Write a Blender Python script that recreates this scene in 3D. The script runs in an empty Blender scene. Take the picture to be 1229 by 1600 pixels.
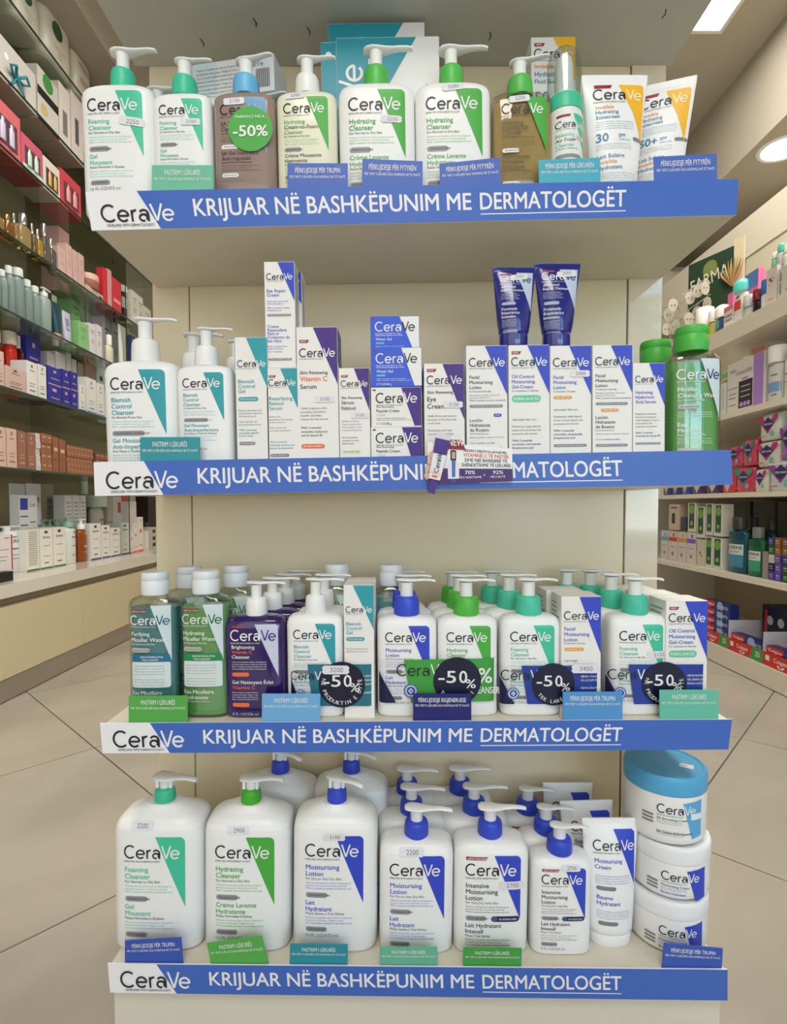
import bpy, math, random
from math import sin, cos, pi, radians, sqrt, atan2
from mathutils import Vector, Matrix
random.seed(7)
S = bpy.context.scene
COL = S.collection
# ------------------------------------------------------------------ camera
F, CX, CY, CAMZ, PITCH = 860.0, 612.0, 821.0, 0.70, radians(2.07)
cd = bpy.data.cameras.new('camera'); cam = bpy.data.objects.new('camera', cd); COL.objects.link(cam)
cam.location = (0, 0, CAMZ); cam.rotation_euler = (pi/2 - PITCH, 0, 0)
cd.sensor_fit = 'VERTICAL'; cd.sensor_height = 32.0; cd.lens = F/1600*32.0
cd.shift_x = (614.5-CX)/1600; cd.shift_y = (CY-800)/1600; cd.clip_start = 0.02
S.camera = cam
def at(px, py, Y):
    "world point seen at that pixel of the photograph, at depth Y"
    a = (px-CX)/F; b = (CY-py)/F
    d = Vector((a, cos(PITCH)+b*sin(PITCH), b*cos(PITCH)-sin(PITCH)))
    d *= Y/d.y
    return Vector((d.x, d.y, d.z+CAMZ))
def atx(px, X, Z=0.):
    "depth at which a line on the plane x = X, Z above the camera, crosses that pixel column"
    return (X*F/(px-CX)+Z*sin(PITCH))/cos(PITCH)
# ------------------------------------------------------------------ materials
def lin(c):
    c = c/255.0
    return c/12.92 if c <= .04045 else ((c+.055)/1.055)**2.4
_mats = {}
def M(rgb, rough=.45, metal=0., trans=0., emit=0., ior=1.45, bump=0., coat=0., bscale=400., name=None):
    k = (rgb, rough, metal, trans, emit, ior, bump, coat, bscale)
    if k in _mats: return _mats[k]
    m = bpy.data.materials.new(name or 'surface_%02x%02x%02x' % rgb); m.use_nodes = True
    nt = m.node_tree; b = nt.nodes['Principled BSDF']
    c = (lin(rgb[0]), lin(rgb[1]), lin(rgb[2]), 1)
    b.inputs['Base Color'].default_value = c
    b.inputs['Roughness'].default_value = rough; b.inputs['Metallic'].default_value = metal
    b.inputs['IOR'].default_value = ior; b.inputs['Transmission Weight'].default_value = trans
    b.inputs['Coat Weight'].default_value = coat; b.inputs['Coat Roughness'].default_value = .05
    if emit:
        b.inputs['Emission Color'].default_value = c; b.inputs['Emission Strength'].default_value = emit
    if bump:
        n = nt.nodes.new('ShaderNodeTexNoise'); n.inputs['Scale'].default_value = bscale
        t = nt.nodes.new('ShaderNodeTexCoord'); q = nt.nodes.new('ShaderNodeBump'); q.inputs['Strength'].default_value = bump
        q.inputs['Distance'].default_value = .002
        nt.links.new(t.outputs['Object'], n.inputs['Vector']); nt.links.new(n.outputs['Fac'], q.inputs['Height'])
        nt.links.new(q.outputs['Normal'], b.inputs['Normal'])
    _mats[k] = m
    return m
def sheet_mat(name, rgb, amount, rough=.02):
    "thin clear sheet: see-through with a fresnel gloss"
    m = bpy.data.materials.new(name); m.use_nodes = True; nt = m.node_tree; nt.nodes.clear()
    o = nt.nodes.new('ShaderNodeOutputMaterial'); mx = nt.nodes.new('ShaderNodeMixShader')
    t = nt.nodes.new('ShaderNodeBsdfTransparent'); g = nt.nodes.new('ShaderNodeBsdfGlossy')
    t.inputs[0].default_value = (*[lin(v) for v in rgb], 1); g.inputs['Roughness'].default_value = rough
    f = nt.nodes.new('ShaderNodeLayerWeight'); f.inputs['Blend'].default_value = .5
    pw = nt.nodes.new('ShaderNodeMath'); pw.operation = 'POWER'; pw.inputs[1].default_value = 3.5; ad = nt.nodes.new('ShaderNodeMath'); ad.operation = 'MULTIPLY_ADD'; ad.inputs[1].default_value = .5; ad.inputs[2].default_value = .05; nt.links.new(f.outputs['Facing'], pw.inputs[0]); nt.links.new(pw.outputs[0], ad.inputs[0])
    a = nt.nodes.new('ShaderNodeMath'); a.operation = 'MULTIPLY'; a.inputs[1].default_value = amount
    nt.links.new(ad.outputs[0], a.inputs[0]); nt.links.new(a.outputs[0], mx.inputs[0])
    nt.links.new(t.outputs[0], mx.inputs[1]); nt.links.new(g.outputs[0], mx.inputs[2]); nt.links.new(mx.outputs[0], o.inputs[0])
    return m
def noisy(name, c1, c2, scale, rough=.5, detail=4, stretch=(1,1,1), coat=0):
    m = bpy.data.materials.new(name); m.use_nodes = True; nt = m.node_tree; b = nt.nodes['Principled BSDF']
    t = nt.nodes.new('ShaderNodeTexCoord'); mp = nt.nodes.new('ShaderNodeMapping'); mp.inputs['Scale'].default_value = stretch
    n = nt.nodes.new('ShaderNodeTexNoise'); n.inputs['Scale'].default_value = scale; n.inputs['Detail'].default_value = detail
    r = nt.nodes.new('ShaderNodeValToRGB')
    r.color_ramp.elements[0].position = .35; r.color_ramp.elements[1].position = .65
    r.color_ramp.elements[0].color = (*[lin(v) for v in c1], 1); r.color_ramp.elements[1].color = (*[lin(v) for v in c2], 1)
    nt.links.new(t.outputs['Object'], mp.inputs[0]); nt.links.new(mp.outputs[0], n.inputs['Vector'])
    nt.links.new(n.outputs['Fac'], r.inputs[0]); nt.links.new(r.outputs[0], b.inputs['Base Color'])
    b.inputs['Roughness'].default_value = rough; b.inputs['Coat Weight'].default_value = coat
    return m
# ------------------------------------------------------------------ world, light, exposure
W = bpy.data.worlds.new('world'); S.world = W; W.use_nodes = True
nt = W.node_tree; bg_ = nt.nodes['Background']; sky = nt.nodes.new('ShaderNodeTexSky')
sky.sky_type = 'HOSEK_WILKIE'; sky.sun_direction = Vector((-.4, .5, .76)); sky.turbidity = 4
nt.links.new(sky.outputs[0], bg_.inputs[0]); bg_.inputs[1].default_value = 22.0
def area(name, loc, rot, sx, sy, power, rgb=(1, .96, .9), spread=180):
    l = bpy.data.lights.new(name, 'AREA'); l.shape = 'RECTANGLE'; l.size = sx; l.size_y = sy
    l.energy = power; l.color = rgb; l.spread = radians(spread)
    o = bpy.data.objects.new(name, l); COL.objects.link(o); o.location = loc; o.rotation_euler = rot
    return o
area('shopfront_daylight', (.3, -2.5, 1.55), (pi/2, 0, 0), 4.0, 2.2, 25, (.98, .98, 1))
S.view_settings.view_transform = 'Standard'; S.view_settings.look = 'None'
S.view_settings.exposure = 0.3; S.view_settings.gamma = 1.0; S.view_settings.use_curve_mapping = False
# ------------------------------------------------------------------ mesh builder
class MB:
    def __init__(s): s.v = []; s.f = []; s.m = []; s.s = []; s.mats = []
    def mi(s, mat):
        if mat not in s.mats: s.mats.append(mat)
        return s.mats.index(mat)
    def add(s, vs, fs, mat, smooth=False):
        n = len(s.v); i = s.mi(mat); s.v += [tuple(v) for v in vs]
        for f in fs: s.f.append(tuple(n+k for k in f)); s.m.append(i); s.s.append(smooth)
    def box(s, x0, x1, y0, y1, z0, z1, mat, c=0.0):
        if c:
            s.loft([[(x, y, z) for x, y in ch(x0, x1, y0, y1, q)] for z, q in ((z0, 2*c), (z0+c, c), (z1-c, c), (z1, 2*c))], mat, False)
        else:
            s.add([(x, y, z) for z in (z0, z1) for y in (y0, y1) for x in (x0, x1)],
                  [(0, 2, 3, 1), (4, 5, 7, 6), (0, 1, 5, 4), (2, 6, 7, 3), (0, 4, 6, 2), (1, 3, 7, 5)], mat)
    def hexa(s, p, mat):
        "eight corners: 0-3 front (bl br tr tl), 4-7 back"
        s.add(p, [(0, 1, 2, 3), (5, 4, 7, 6), (4, 0, 3, 7), (1, 5, 6, 2), (3, 2, 6, 7), (4, 5, 1, 0)], mat)
    def loft(s, rings, mat, smooth=True, cap0=True, cap1=True, closed=True):
        n = len(rings[0]); vs = [p for r in rings for p in r]; fs = []
        for i in range(len(rings)-1):
            for j in range(n if closed else n-1):
                k = (j+1) % n
                fs.append((i*n+j, i*n+k, (i+1)*n+k, (i+1)*n+j))
        s.add(vs, fs, mat, smooth)
        if cap0: s.add(rings[0], [tuple(range(n))[::-1]], mat)
        if cap1: s.add(rings[-1], [tuple(range(n))], mat)
    def lathe(s, prof, mat, cx=0, cy=0, n=24, smooth=True, sy=1.0, **k):
        s.loft([[(cx+r*cos(2*pi*j/n), cy+sy*r*sin(2*pi*j/n), z) for j in range(n)] for r, z in prof], mat, smooth, **k)
    def tube(s, pts, r, mat, n=8):
        rings = []
        for i, p in enumerate(pts):
            p = Vector(p); a = Vector(pts[max(i-1, 0)]); b = Vector(pts[min(i+1, len(pts)-1)])
            d = (b-a).normalized(); u = d.orthogonal().normalized()
            if i and abs(u.dot(pu)) < .99: u = (pu-d*pu.dot(d)).normalized()
            pu = u; w = d.cross(u); rr = r[i] if isinstance(r, (list, tuple)) else r
            rings.append([tuple(p+u*rr*cos(2*pi*j/n)+w*rr*sin(2*pi*j/n)) for j in range(n)])
        s.loft(rings, mat)
    def mesh(s, name):
        me = bpy.data.meshes.new(name); me.from_pydata(s.v, [], s.f)
        for m in s.mats: me.materials.append(m)
        me.polygons.foreach_set('material_index', s.m); me.polygons.foreach_set('use_smooth', s.s); me.update()
        return me
    def build(s, name, parent=None, loc=(0, 0, 0)):
        o = bpy.data.objects.new(name, s.mesh(name)); COL.objects.link(o); o.location = loc; o.parent = parent
        return o
def ch(x0, x1, y0, y1, c):
    return [(x0+c, y0), (x1-c, y0), (x1, y0+c), (x1, y1-c), (x1-c, y1), (x0+c, y1), (x0, y1-c), (x0, y0+c)]
def thing(name, loc=(0, 0, 0), rz=0, ry=0, rx=0):
    o = bpy.data.objects.new(name, None); COL.objects.link(o); o.location = loc; o.rotation_euler = (rx, ry, rz); o.empty_display_size = .02
    return o
def tag(o, label, cat, group=None):
    o['label'] = label; o['category'] = cat
    if group: o['group'] = group
    return o
def struct(o): o['kind'] = 'structure'; return o
def clone(root, loc, label, rz=None, skip=(), group=None):
    r = root.copy(); COL.objects.link(r); r.location = loc; r['label'] = label
    if rz is not None: r.rotation_euler.z = rz
    if group: r['group'] = group
    for c in list(root.children):
        if c.name.split('.')[0] in skip: continue
        d = c.copy(); COL.objects.link(d); d.parent = r
        for g in list(c.children):
            e = g.copy(); COL.objects.link(e); e.parent = d
    return r
# ------------------------------------------------------------------ flat print: text, polygons, strokes
_tc = {}; _fc = bpy.data.curves.new('glyphs', 'FONT'); _fo = bpy.data.objects.new('glyphs', _fc)
def glyphs(t, res, bold):
    k = (t, res, bold)
    if k not in _tc:
        _fc.body = t; _fc.resolution_u = res; _fc.offset = bold
        me = _fo.to_mesh(); vs = [(v.co.x, v.co.y) for v in me.vertices]; fs = [tuple(p.vertices) for p in me.polygons]
        _fo.to_mesh_clear(); x0 = min([v[0] for v in vs] or [0]); x1 = max([v[0] for v in vs] or [1])
        _tc[k] = ([(x-x0, y) for x, y in vs], fs, max(x1-x0, .01))
    return _tc[k]
def clip(poly, ax, lo, hi):
    for sg, lim in ((1, lo), (-1, hi)):
        out = []
        for i, p in enumerate(poly):
            q = poly[(i+1) % len(poly)]; a = sg*(p[ax]-lim); b = sg*(q[ax]-lim)
            if a >= 0: out.append(p)
            if (a >= 0) != (b >= 0):
                t = a/(a-b); out.append((p[0]+t*(q[0]-p[0]), p[1]+t*(q[1]-p[1])))
        poly = out
        if len(poly) < 3: return []
    return poly
class Lab:
    "print laid on a surface: mapf(x, z, lift) -> local point; drawing units are (u right, v down) from (ox, oz) scaled by sc"
    def __init__(s, mapf, ox, oz, sc, cell=None, scv=None, um=None, vm=None):
        s.mp = mapf; s.ox = ox; s.oz = oz; s.sc = sc; s.scv = scv or sc; s.cell = cell; s.b = MB(); s.n = 0; s.um = um or sc; s.vm = vm or s.scv
    def P(s, u, v): return s.mp(s.ox+u*s.sc, s.oz-v*s.scv, .00025+.00012*s.n)
    def poly(s, pts, mat, layer=None):
        s.n = s.n if layer is None else layer
        if not s.cell: s.b.add([s.P(*p) for p in pts], [tuple(range(len(pts)))], mat); return
        c = s.cell; u0 = min(p[0] for p in pts); u1 = max(p[0] for p in pts)
        for i in range(int(math.floor(u0/c)), int(math.ceil(u1/c))):
            st = clip(pts, 0, i*c, (i+1)*c)
            if not st: continue
            v0 = min(p[1] for p in st); v1 = max(p[1] for p in st); cv = c*1.5
            for j in range(int(math.floor(v0/cv)), int(math.ceil(v1/cv))):
                q = clip(st, 1, j*cv, (j+1)*cv)
                if q: s.b.add([s.P(*p) for p in q], [tuple(range(len(q)))], mat)
    def rect(s, u0, v0, u1, v1, mat, layer=None): s.poly([(u0, v1), (u1, v1), (u1, v0), (u0, v0)], mat, layer)
    def pill(s, u0, v0, u1, v1, mat, r=None, layer=None):
        r = r or (v1-v0)/2; r = min(r, (v1-v0)/2, (u1-u0)/2)
        pts = []
        for cx, cy, a0 in ((u1-r, v1-r, 0), (u0+r, v1-r, 90), (u0+r, v0+r, 180), (u1-r, v0+r, 270)):
            for k in range(4): a = radians(a0+30*k); pts.append((cx+r*cos(a), cy+r*sin(a)))
        s.poly(pts, mat, layer)
    def disc(s, u, v, r, mat, layer=None, n=28): s.poly([(u+r*cos(2*pi*k/n), v+r*sin(2*pi*k/n)) for k in range(n)], mat, layer)
    def text(s, t, u, v, cap, mat, width=None, bold=0., res=None, al=0, rot=0., layer=2, sh=0.):
        if not t.strip(): return
        s.n = layer
        if res is None: res = 1 if cap*s.vm < .0022 else (2 if cap*s.vm < .006 else 4)
        vs, fs, w = glyphs(t, res, 0.); k = cap/.72; kx = (width/w) if width else k; bw = bold*1.5*cap
        if cap*s.vm < .0018: bw = 0
        if width is None: width = w*k
        o = -al*width; c, n_ = cos(rot), sin(rot)
        sx = s.vm/s.um
        for q, (bx_, by_) in enumerate(((0, 0),) if bw < 1e-9 else (((-.5, -.3), (.5, -.3), (0, .5)) if cap*s.vm > .006 else ((-.5, -.2), (.5, .2)))):
            pts = []; s.n = layer+.15*q
            for x, y in vs:
                a = x*kx+o+bx_*bw*sx; y_ = y*k+by_*bw; pts.append(s.P(u+a*c-y_*n_, v-(a*n_+y_*c)))
            s.b.add(pts, fs, mat)
    def stroke(s, pts, w, mat):
        if len(pts) == 2: pts = [(pts[0][0]+(pts[1][0]-pts[0][0])*i/6, pts[0][1]+(pts[1][1]-pts[0][1])*i/6) for i in range(7)]
        n = len(pts); L = []; R = []
        for i, p in enumerate(pts):
            a = pts[max(i-1, 0)]; b = pts[min(i+1, n-1)]
            dx, dy = b[0]-a[0], b[1]-a[1]; l = math.hypot(dx, dy) or 1
            L.append((p[0]-dy/l*w/2, p[1]+dx/l*w/2)); R.append((p[0]+dy/l*w/2, p[1]-dx/l*w/2))
        s.b.add([s.P(*p) for p in L+R], [(i, n+i, n+i+1, i+1) for i in range(n-1)], mat)
    def build(s, parent, name='label'): return s.b.build(name, parent)
def _arc(cx, cy, rx, ry, a0, a1, n=14):
    return [(cx+rx*cos(radians(a0+(a1-a0)*i/n)), cy+ry*sin(radians(a0+(a1-a0)*i/n))) for i in range(n+1)]
_ee = lambda x: [_arc(x, .34, .30, .31, 0, 318, 16), [(x-.28, .345), (x+.30, .345)]]
LOGO1 = [_arc(.47, .5, .43, .47, 48, 312, 18)]+_ee(1.27)+[[(1.78, .0), (1.78, .67)], _arc(2.02, .40, .24, .25, 180, 80, 6)]+\
        [_arc(2.43, .22, .22, .19, -40, 290, 12), [(2.72, 0), (2.72, .46)], _arc(2.47, .42, .25, .24, 0, 150, 8), [(2.3, .40), (2.72, .40)]]
LOGO2 = [[(2.90, 1.0), (3.22, .02)], [(3.22, .02), (3.55, 1.0)]]+_ee(3.88)
def logo(L, u, v, width, c1, c2, wt=.118, layer=3, rot=False, tagline=None):
    "wordmark with its baseline at v; v is down"
    h = width/4.2; L.n = layer
    f = (lambda x, y: (u+y*-h, v-x*h)) if False else (lambda x, y: (u+x*h, v-y*h))
    if rot: f = lambda x, y: (u-y*h, v-x*h)
    for i, st in enumerate(LOGO1+LOGO2): L.n = layer+.07*i; L.stroke([f(*p) for p in st], wt*h, c1 if i < len(LOGO1) else c2)
    if tagline and not rot: L.text('DEVELOPED WITH DERMATOLOGISTS', u, v+.30*h, .14*h, tagline, width=2.75*h, res=1, bold=.01, layer=layer)
# ------------------------------------------------------------------ ring-profiled bodies
class Body:
    "stack of superellipse rings (z, half width, half depth, exponent); label lands exactly on it"
    def __init__(s, rings, n=48):
        s.r = [rings[0]]; s.n = n
        for a, b in zip(rings, rings[1:]):
            k = 4 if abs(a[3]-b[3]) > .05 or abs(a[1]-b[1]) > .0015 else 1
            s.r += [tuple(a[j]+(b[j]-a[j])*i/k for j in range(4)) for i in range(1, k+1)]
    def loft(s, mb, mat, cap1=True, shrink=0., top=1e9):
        R = []
        for z, a, b, p in s.r:
            if z > top: continue
            a -= shrink; b -= shrink; z = max(z, shrink)
            ring = []
            for j in range(s.n):
                t = 2*pi*(j+.5)/s.n; c, q = cos(t), sin(t)
                ring.append((a*math.copysign(abs(c)**(2/p), c), b*math.copysign(abs(q)**(2/p), q), z))
            R.append(ring)
        mb.loft(R, mat, cap1=cap1)
    def front(s, x, z, e=0.0):
        r = s.r; i = 0
        while i < len(r)-2 and r[i+1][0] < z: i += 1
        z0, a0, b0, p0 = r[i]; z1, a1, b1, p1 = r[i+1]; t = 0 if z1 == z0 else max(0, min(1, (z-z0)/(z1-z0)))
        a, b, p = a0+(a1-a0)*t, b0+(b1-b0)*t, p0+(p1-p0)*t
        q = min(abs(x/a), .97)
        return (x, -b*(1-q**p)**(1/p)-e, z)
# colours
MINT = (66, 196, 158); GREEN = (74, 172, 66); BLUE = (50, 72, 196); TEAL = (44, 158, 170); PURPLE = (70, 38, 132); NAVY = (22, 26, 84)
ORANGE = (236, 112, 52); YELLOW = (250, 190, 36); SKY = (92, 170, 220); WHITE = (236, 236, 234); INK = (34, 34, 48); GREY = (128, 130, 136)
def pr(c): return M(c, .4)
MW = M((240, 241, 240), .33, name='white_plastic'); PW = pr(WHITE); PK = pr(INK); PG = pr(GREY)
STK = M((226, 226, 232), .5)
PARA_E = ['Cleanses and hydrates without disrupting the', 'protective skin barrier of the face and body', 'With 3 essential ceramides & hyaluronic acid']
PARA_F = ['Nettoie et hydrate sans alterer la barriere', 'protectrice de la peau. Visage et corps', 'Aux 3 ceramides essentiels et acide hyaluronique']
def art(L, c, t1, fr, tc=None, fc=None, sub='For Normal to Dry Skin', fsub='Peaux Normales à Sèches', ink=INK, ve=WHITE, blk=True,
        new=False, vol='16 FL OZ/473 ml', pill='FRAGRANCE FREE', pill2='SANS PARFUM', y0=0., urea=False, pc=None, lim=9, pm=None, corner=.07):
    C = pr(c); T = pr(tc or c); FT = pr(fc or tc or c); I = pr(ink); PC = pr(pc or tuple(int(x*.6+236*.4) for x in (tc or c)))
    if blk:
        a = []; r = corner
        for k in range(5): q = radians(-90+90*k/4); a.append((.888-r+r*cos(q), y0+.067+r+r*sin(q)))
        L.poly([(.888, y0+.976), (.517, y0+.067)]+a, C, layer=1)
    logo(L, .119, y0+.345, .70, I, pr(ve), tagline=I)
    v = y0+.52
    if new: L.poly([(.125, y0+.13), (.40, y0+.13), (.43, y0+.085), (.125, y0+.085)], pr((150, 30, 46)), 1); L.text('NEW·NOUVEAU', .15, y0+.122, .028, PW, bold=.01)
    for t in t1:
        tt, cc = (t if isinstance(t, tuple) else (t, None)); L.text(tt, .127, v, .066, pr(cc) if cc else T, bold=.018); v += .088
    v -= .088
    L.text(sub, .127, v+.053, .033, I if ink != WHITE else PW)
    for i, t in enumerate(PARA_E): L.text(t, .127, v+.105+.037*i, .024, PC, width=.6 if i != 1 else .54, bold=.012*(i == 2))
    v += .225
    if v < lim: L.pill(.127, v, .17+.0175*len(pill), v+.07, pm or pr((150, 150, 156)), layer=1); L.text(pill, .17, v+.048, .025, I if not pm else PK, bold=.01)
    v += .165
    if urea: L.pill(.48, v-.165, .875, v-.085, pr(NAVY), layer=2); L.disc(.53, v-.125, .042, pr((70, 90, 130)), 3); L.text('5% HYDRO-UREA', .59, v-.11, .03, PW, bold=.01, width=.25, layer=4)
    for t in fr:
        if v > lim: return
        tt, cc = (t if isinstance(t, tuple) else (t, None)); L.text(tt, .127, v, .062, pr(cc) if cc else FT, bold=.018); v += .085
    v -= .085
    L.text(fsub, .127, v+.05, .033, I)
    for i, t in enumerate(PARA_F):
        if v+.1 < lim: L.text(t, .127, v+.10+.037*i, .024, PC, width=.62 if i != 1 else .5, bold=.012*(i == 2))
    v += .215
    if v < lim: L.pill(.127, v, .41, v+.066, pm or pr((150, 150, 156)), layer=1); L.text(pill2, .16, v+.046, .025, I if not pm else PK, bold=.01)
    if v+.12 < lim: L.text(vol, .127, v+.135, .045, PG)
def sticker(L, u, v, w=.28, txt='2100', rot=0., parent=None):
    K = Lab(L.mp, L.ox, L.oz, L.sc, L.cell, L.scv); h = w*.16; c, s_ = cos(rot), sin(rot)
    pts = [(-w/2+h*.5, -h), (-w/2, -h*.5), (-w/2+h*.2, 0), (-w/2, h*.5), (-w/2+h*.5, h), (w/2-h*.5, h), (w/2, h*.5), (w/2-h*.2, 0), (w/2, -h*.5), (w/2-h*.5, -h)]
    K.poly([(u+x*c+y*s_, v-x*s_+y*c) for x, y in pts][::-1], STK, layer=6)
    K.text(txt, u-w*.2, v+h*.5, h*1.1, pr((120, 116, 134)), rot=rot, layer=7)
    o = K.build(parent, 'price_sticker'); return o
def pump(root, W, z0, H, cc, ang=0., rc=.165, lock=False, hw=1.0, wmat=None):
    "collar, stem and spout; z0 top of the shoulder, H height of the closure"
    wm = wmat or MW; r = rc*W; ch_ = H*.50
    b = MB(); k = r*.06
    b.lathe([(r*1.0, z0-.002), (r*1.02, z0+.0005), (r*.99, z0+ch_*.55), (r*.95, z0+ch_*.82), (r*.88, z0+ch_*.94), (r*.74, z0+ch_), (.02*W, z0+ch_)], cc, n=32)
    col_ = b.build('pump_collar', root)
    b = MB(); b.lathe([(r*.50, z0+ch_-.001), (r*.50, z0+H*.86), (r*.56, z0+H*.90)], wm, n=20)
    if lock:
        for q in (-.66, .66): b.box(r*q-.0022, r*q+.0022, -r*.40, r*.25, z0+ch_+.0002, z0+H*.86, wm, .0006)
    b.build('pump_stem', col_)
    b = MB(); secs = [(-.165, .03, 0), (-.15, .075, .1), (-.11, .105, .25), (-.04, .12, .2), (.04, .112, .05), (.12, .085, -.02), (.22, .06, 0), (.32, .05, .05), (.41, .047, -.12), (.47, .04, -.42), (.49, .03, -.6)]
    R = []; T = .050*W; ca, sa = cos(ang), sin(ang)
    for x, hw_, dz in secs:
        x *= W*hw; hh = hw_*W; zc = z0+H-T*.5+dz*.04*W; ring = []
        for j in range(12):
            t = 2*pi*j/12; y = hh*cos(t); z = zc+T*.5*sin(t)*(1 if sin(t) > 0 else (1.25 if abs(x) < .14*W else .8))
            ring.append((x*ca-y*sa, x*sa+y*ca, z))
        R.append(ring)
    b.loft(R, wm)
    b.build('pump_head', col_)
BOT = [(0, .90, .84, 4), (.012, .965, .94, 4), (.035, 1, 1, 4)]
def pump_bottle(x0, x1, ytop, Yf, base, label, artf=None, body=None, liquid=None, cc=MW, ang=-.12, dr=.60, bh=.755, tall=False, stk=None, col=None, rz=0, rc=.165, cmats=None, lock=False, pwm=None, hw=1.0):
    "white pump bottle whose body spans x0..x1 and whose spout reaches ytop"
    W_ = at(x1, base.py, Yf+.02).x-at(x0, base.py, Yf+.02).x; d = W_*dr; xc = (at(x0, base.py, Yf+.02).x+at(x1, base.py, Yf+.02).x)/2
    bz, sl = base(xc); H = at(600, ytop, Yf+d/2).z-bz
    hb = H*bh; a, b_ = W_/2, d/2
    if tall: prof = BOT+[(1-.26*W_/hb, .985, .99, 4.4), (1-.19*W_/hb, .965, .96, 4.3), (1-.145*W_/hb, .92, .90, 4.0), (1-.10*W_/hb, .82, .78, 3.6), (1-.05*W_/hb, .62, .58, 3), (1, .36, .42, 2.3)]
    else: prof = BOT+[(1-.20*W_/hb, 1, 1, 4.4), (1-.13*W_/hb, .985, .96, 4.2), (1-.08*W_/hb, .945, .88, 3.9), (1-.04*W_/hb, .86, .76, 3.4), (1-.015*W_/hb, .70, .62, 2.8), (1, .40, .48, 2.2)]
    B = Body([(z*hb, a*p, b_*q, e) for z, p, q, e in prof])
    t = thing('pump_bottle', (xc, Yf+d/2, bz), rz, sl)
    mb = MB()
    if liquid: B.loft(mb, liquid, shrink=W_*.03, top=hb*.90); mb.build('liquid', t); mb = MB()
    B.loft(mb, body or MW); mb.lathe([(rc*.9*W_, hb-.004), (rc*.9*W_, hb+.0015)], body or MW, n=24, cap0=False); mb.build('bottle_body', t)
    pump(t, W_, hb+.001, H-hb-.001, cc, ang, rc, lock, hw, pwm)
    kl = .87 if tall else .95
    L = Lab(B.front, -W_/2*kl, hb*(1-.02)-(.17*W_ if tall else .06*W_), W_*kl, .04)
    if artf:
        artf(L); L.build(t)
    if stk: sticker(L, *stk, parent=t)
    t['dims'] = (W_, d, H)
    tag(t, label, 'bottle', col)
    return t
def unmark():
    for o in bpy.data.objects:
        if 'dims' in o: del o['dims']
def carton(x0, x1, ytop, Yf, base, label, artf=None, d=None, stk=None, col=None, rz=0, side=None, z0=None, mat=None, blk=None, ybot=None, left=None):
    W_ = at(x1, base.py, Yf).x-at(x0, base.py, Yf).x; d = d or W_*.75; xc = (at(x0, base.py, Yf).x+at(x1, base.py, Yf).x)/2
    bz, sl = base(xc)
    if z0 is not None: bz = z0
    H = at(600, ytop, Yf).z-bz
    t = thing('carton', (xc, Yf+d/2, bz), rz, sl)
    mb = MB(); m = mat or M((236, 235, 232), .42, bump=.02); mb.box(-W_/2, W_/2, -d/2, d/2, 0, H, m, .0005); mb.build('carton_body', t)
    L = Lab(lambda x, z, e: (x, -d/2-e, z), -W_/2+.0004, H-.0006, W_-.0008)
    if artf: artf(L, (H-.001)/W_); L.build(t)
    L.H = H/W_
    if side is not None:
        for sg in (-1, 1):
            K = Lab(lambda x, z, e: (sg*(W_/2+e), sg*x, z), -d/2, H-.0006, d)
            if blk: K.rect(.01, 0, .99, min(.9, H/d*.45), pr(blk), 1)
            for i in range(int((H/d)*7)):
                K.rect(.12, .22+i*.13, .55+.32*random.random(), .22+i*.13+.035, pr(side), 2)
            K.build(t, 'side_print')
    if stk: sticker(L, *stk, parent=t)
    t['dims'] = (W_, d, H)
    tag(t, label, 'box', col)
    return t
def cart(c, lv, lines, ink=INK, ve=WHITE, bg=None, new=None, lx=.06, lw=.88, bx=.41, bb=None, tail=()):
    "carton face art; v measured in carton widths"
    def f(L, H):
        if bg: L.rect(0, 0, 1, H, pr(bg), 0)
        C = pr(c); L.poly([(1, bb or min(H, 1.42)), (bx, 0), (1, 0)], C, 1)
        if new: L.poly([(.07, new+.075), (.27, new+.075), (.31, new), (.07, new)], pr((150, 30, 46)), 1); L.text('NEW', .10, new+.06, .045, PW, bold=.01)
        logo(L, lx, lv, lw, pr(ink), pr(ve), tagline=pr(ink))
        for ln in lines:
            t, v, cap = ln[:3]; c_ = ln[3] if len(ln) > 3 else INK; u = ln[5] if len(ln) > 5 else .07
            if v > H-.02: continue
            if t[:1] == '#':
                w = ln[4]; L.pill(u, v, u+w, v+cap, pr(c_), layer=1); L.text(t[1:], u+.05, v+cap*.72, cap*.45, PW if sum(c_) < 560 else PK, bold=.01, width=w-.1)
            else: L.text(t, u, v, cap, pr(c_), bold=(ln[4] if len(ln) > 4 else .015))
    return f
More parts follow.
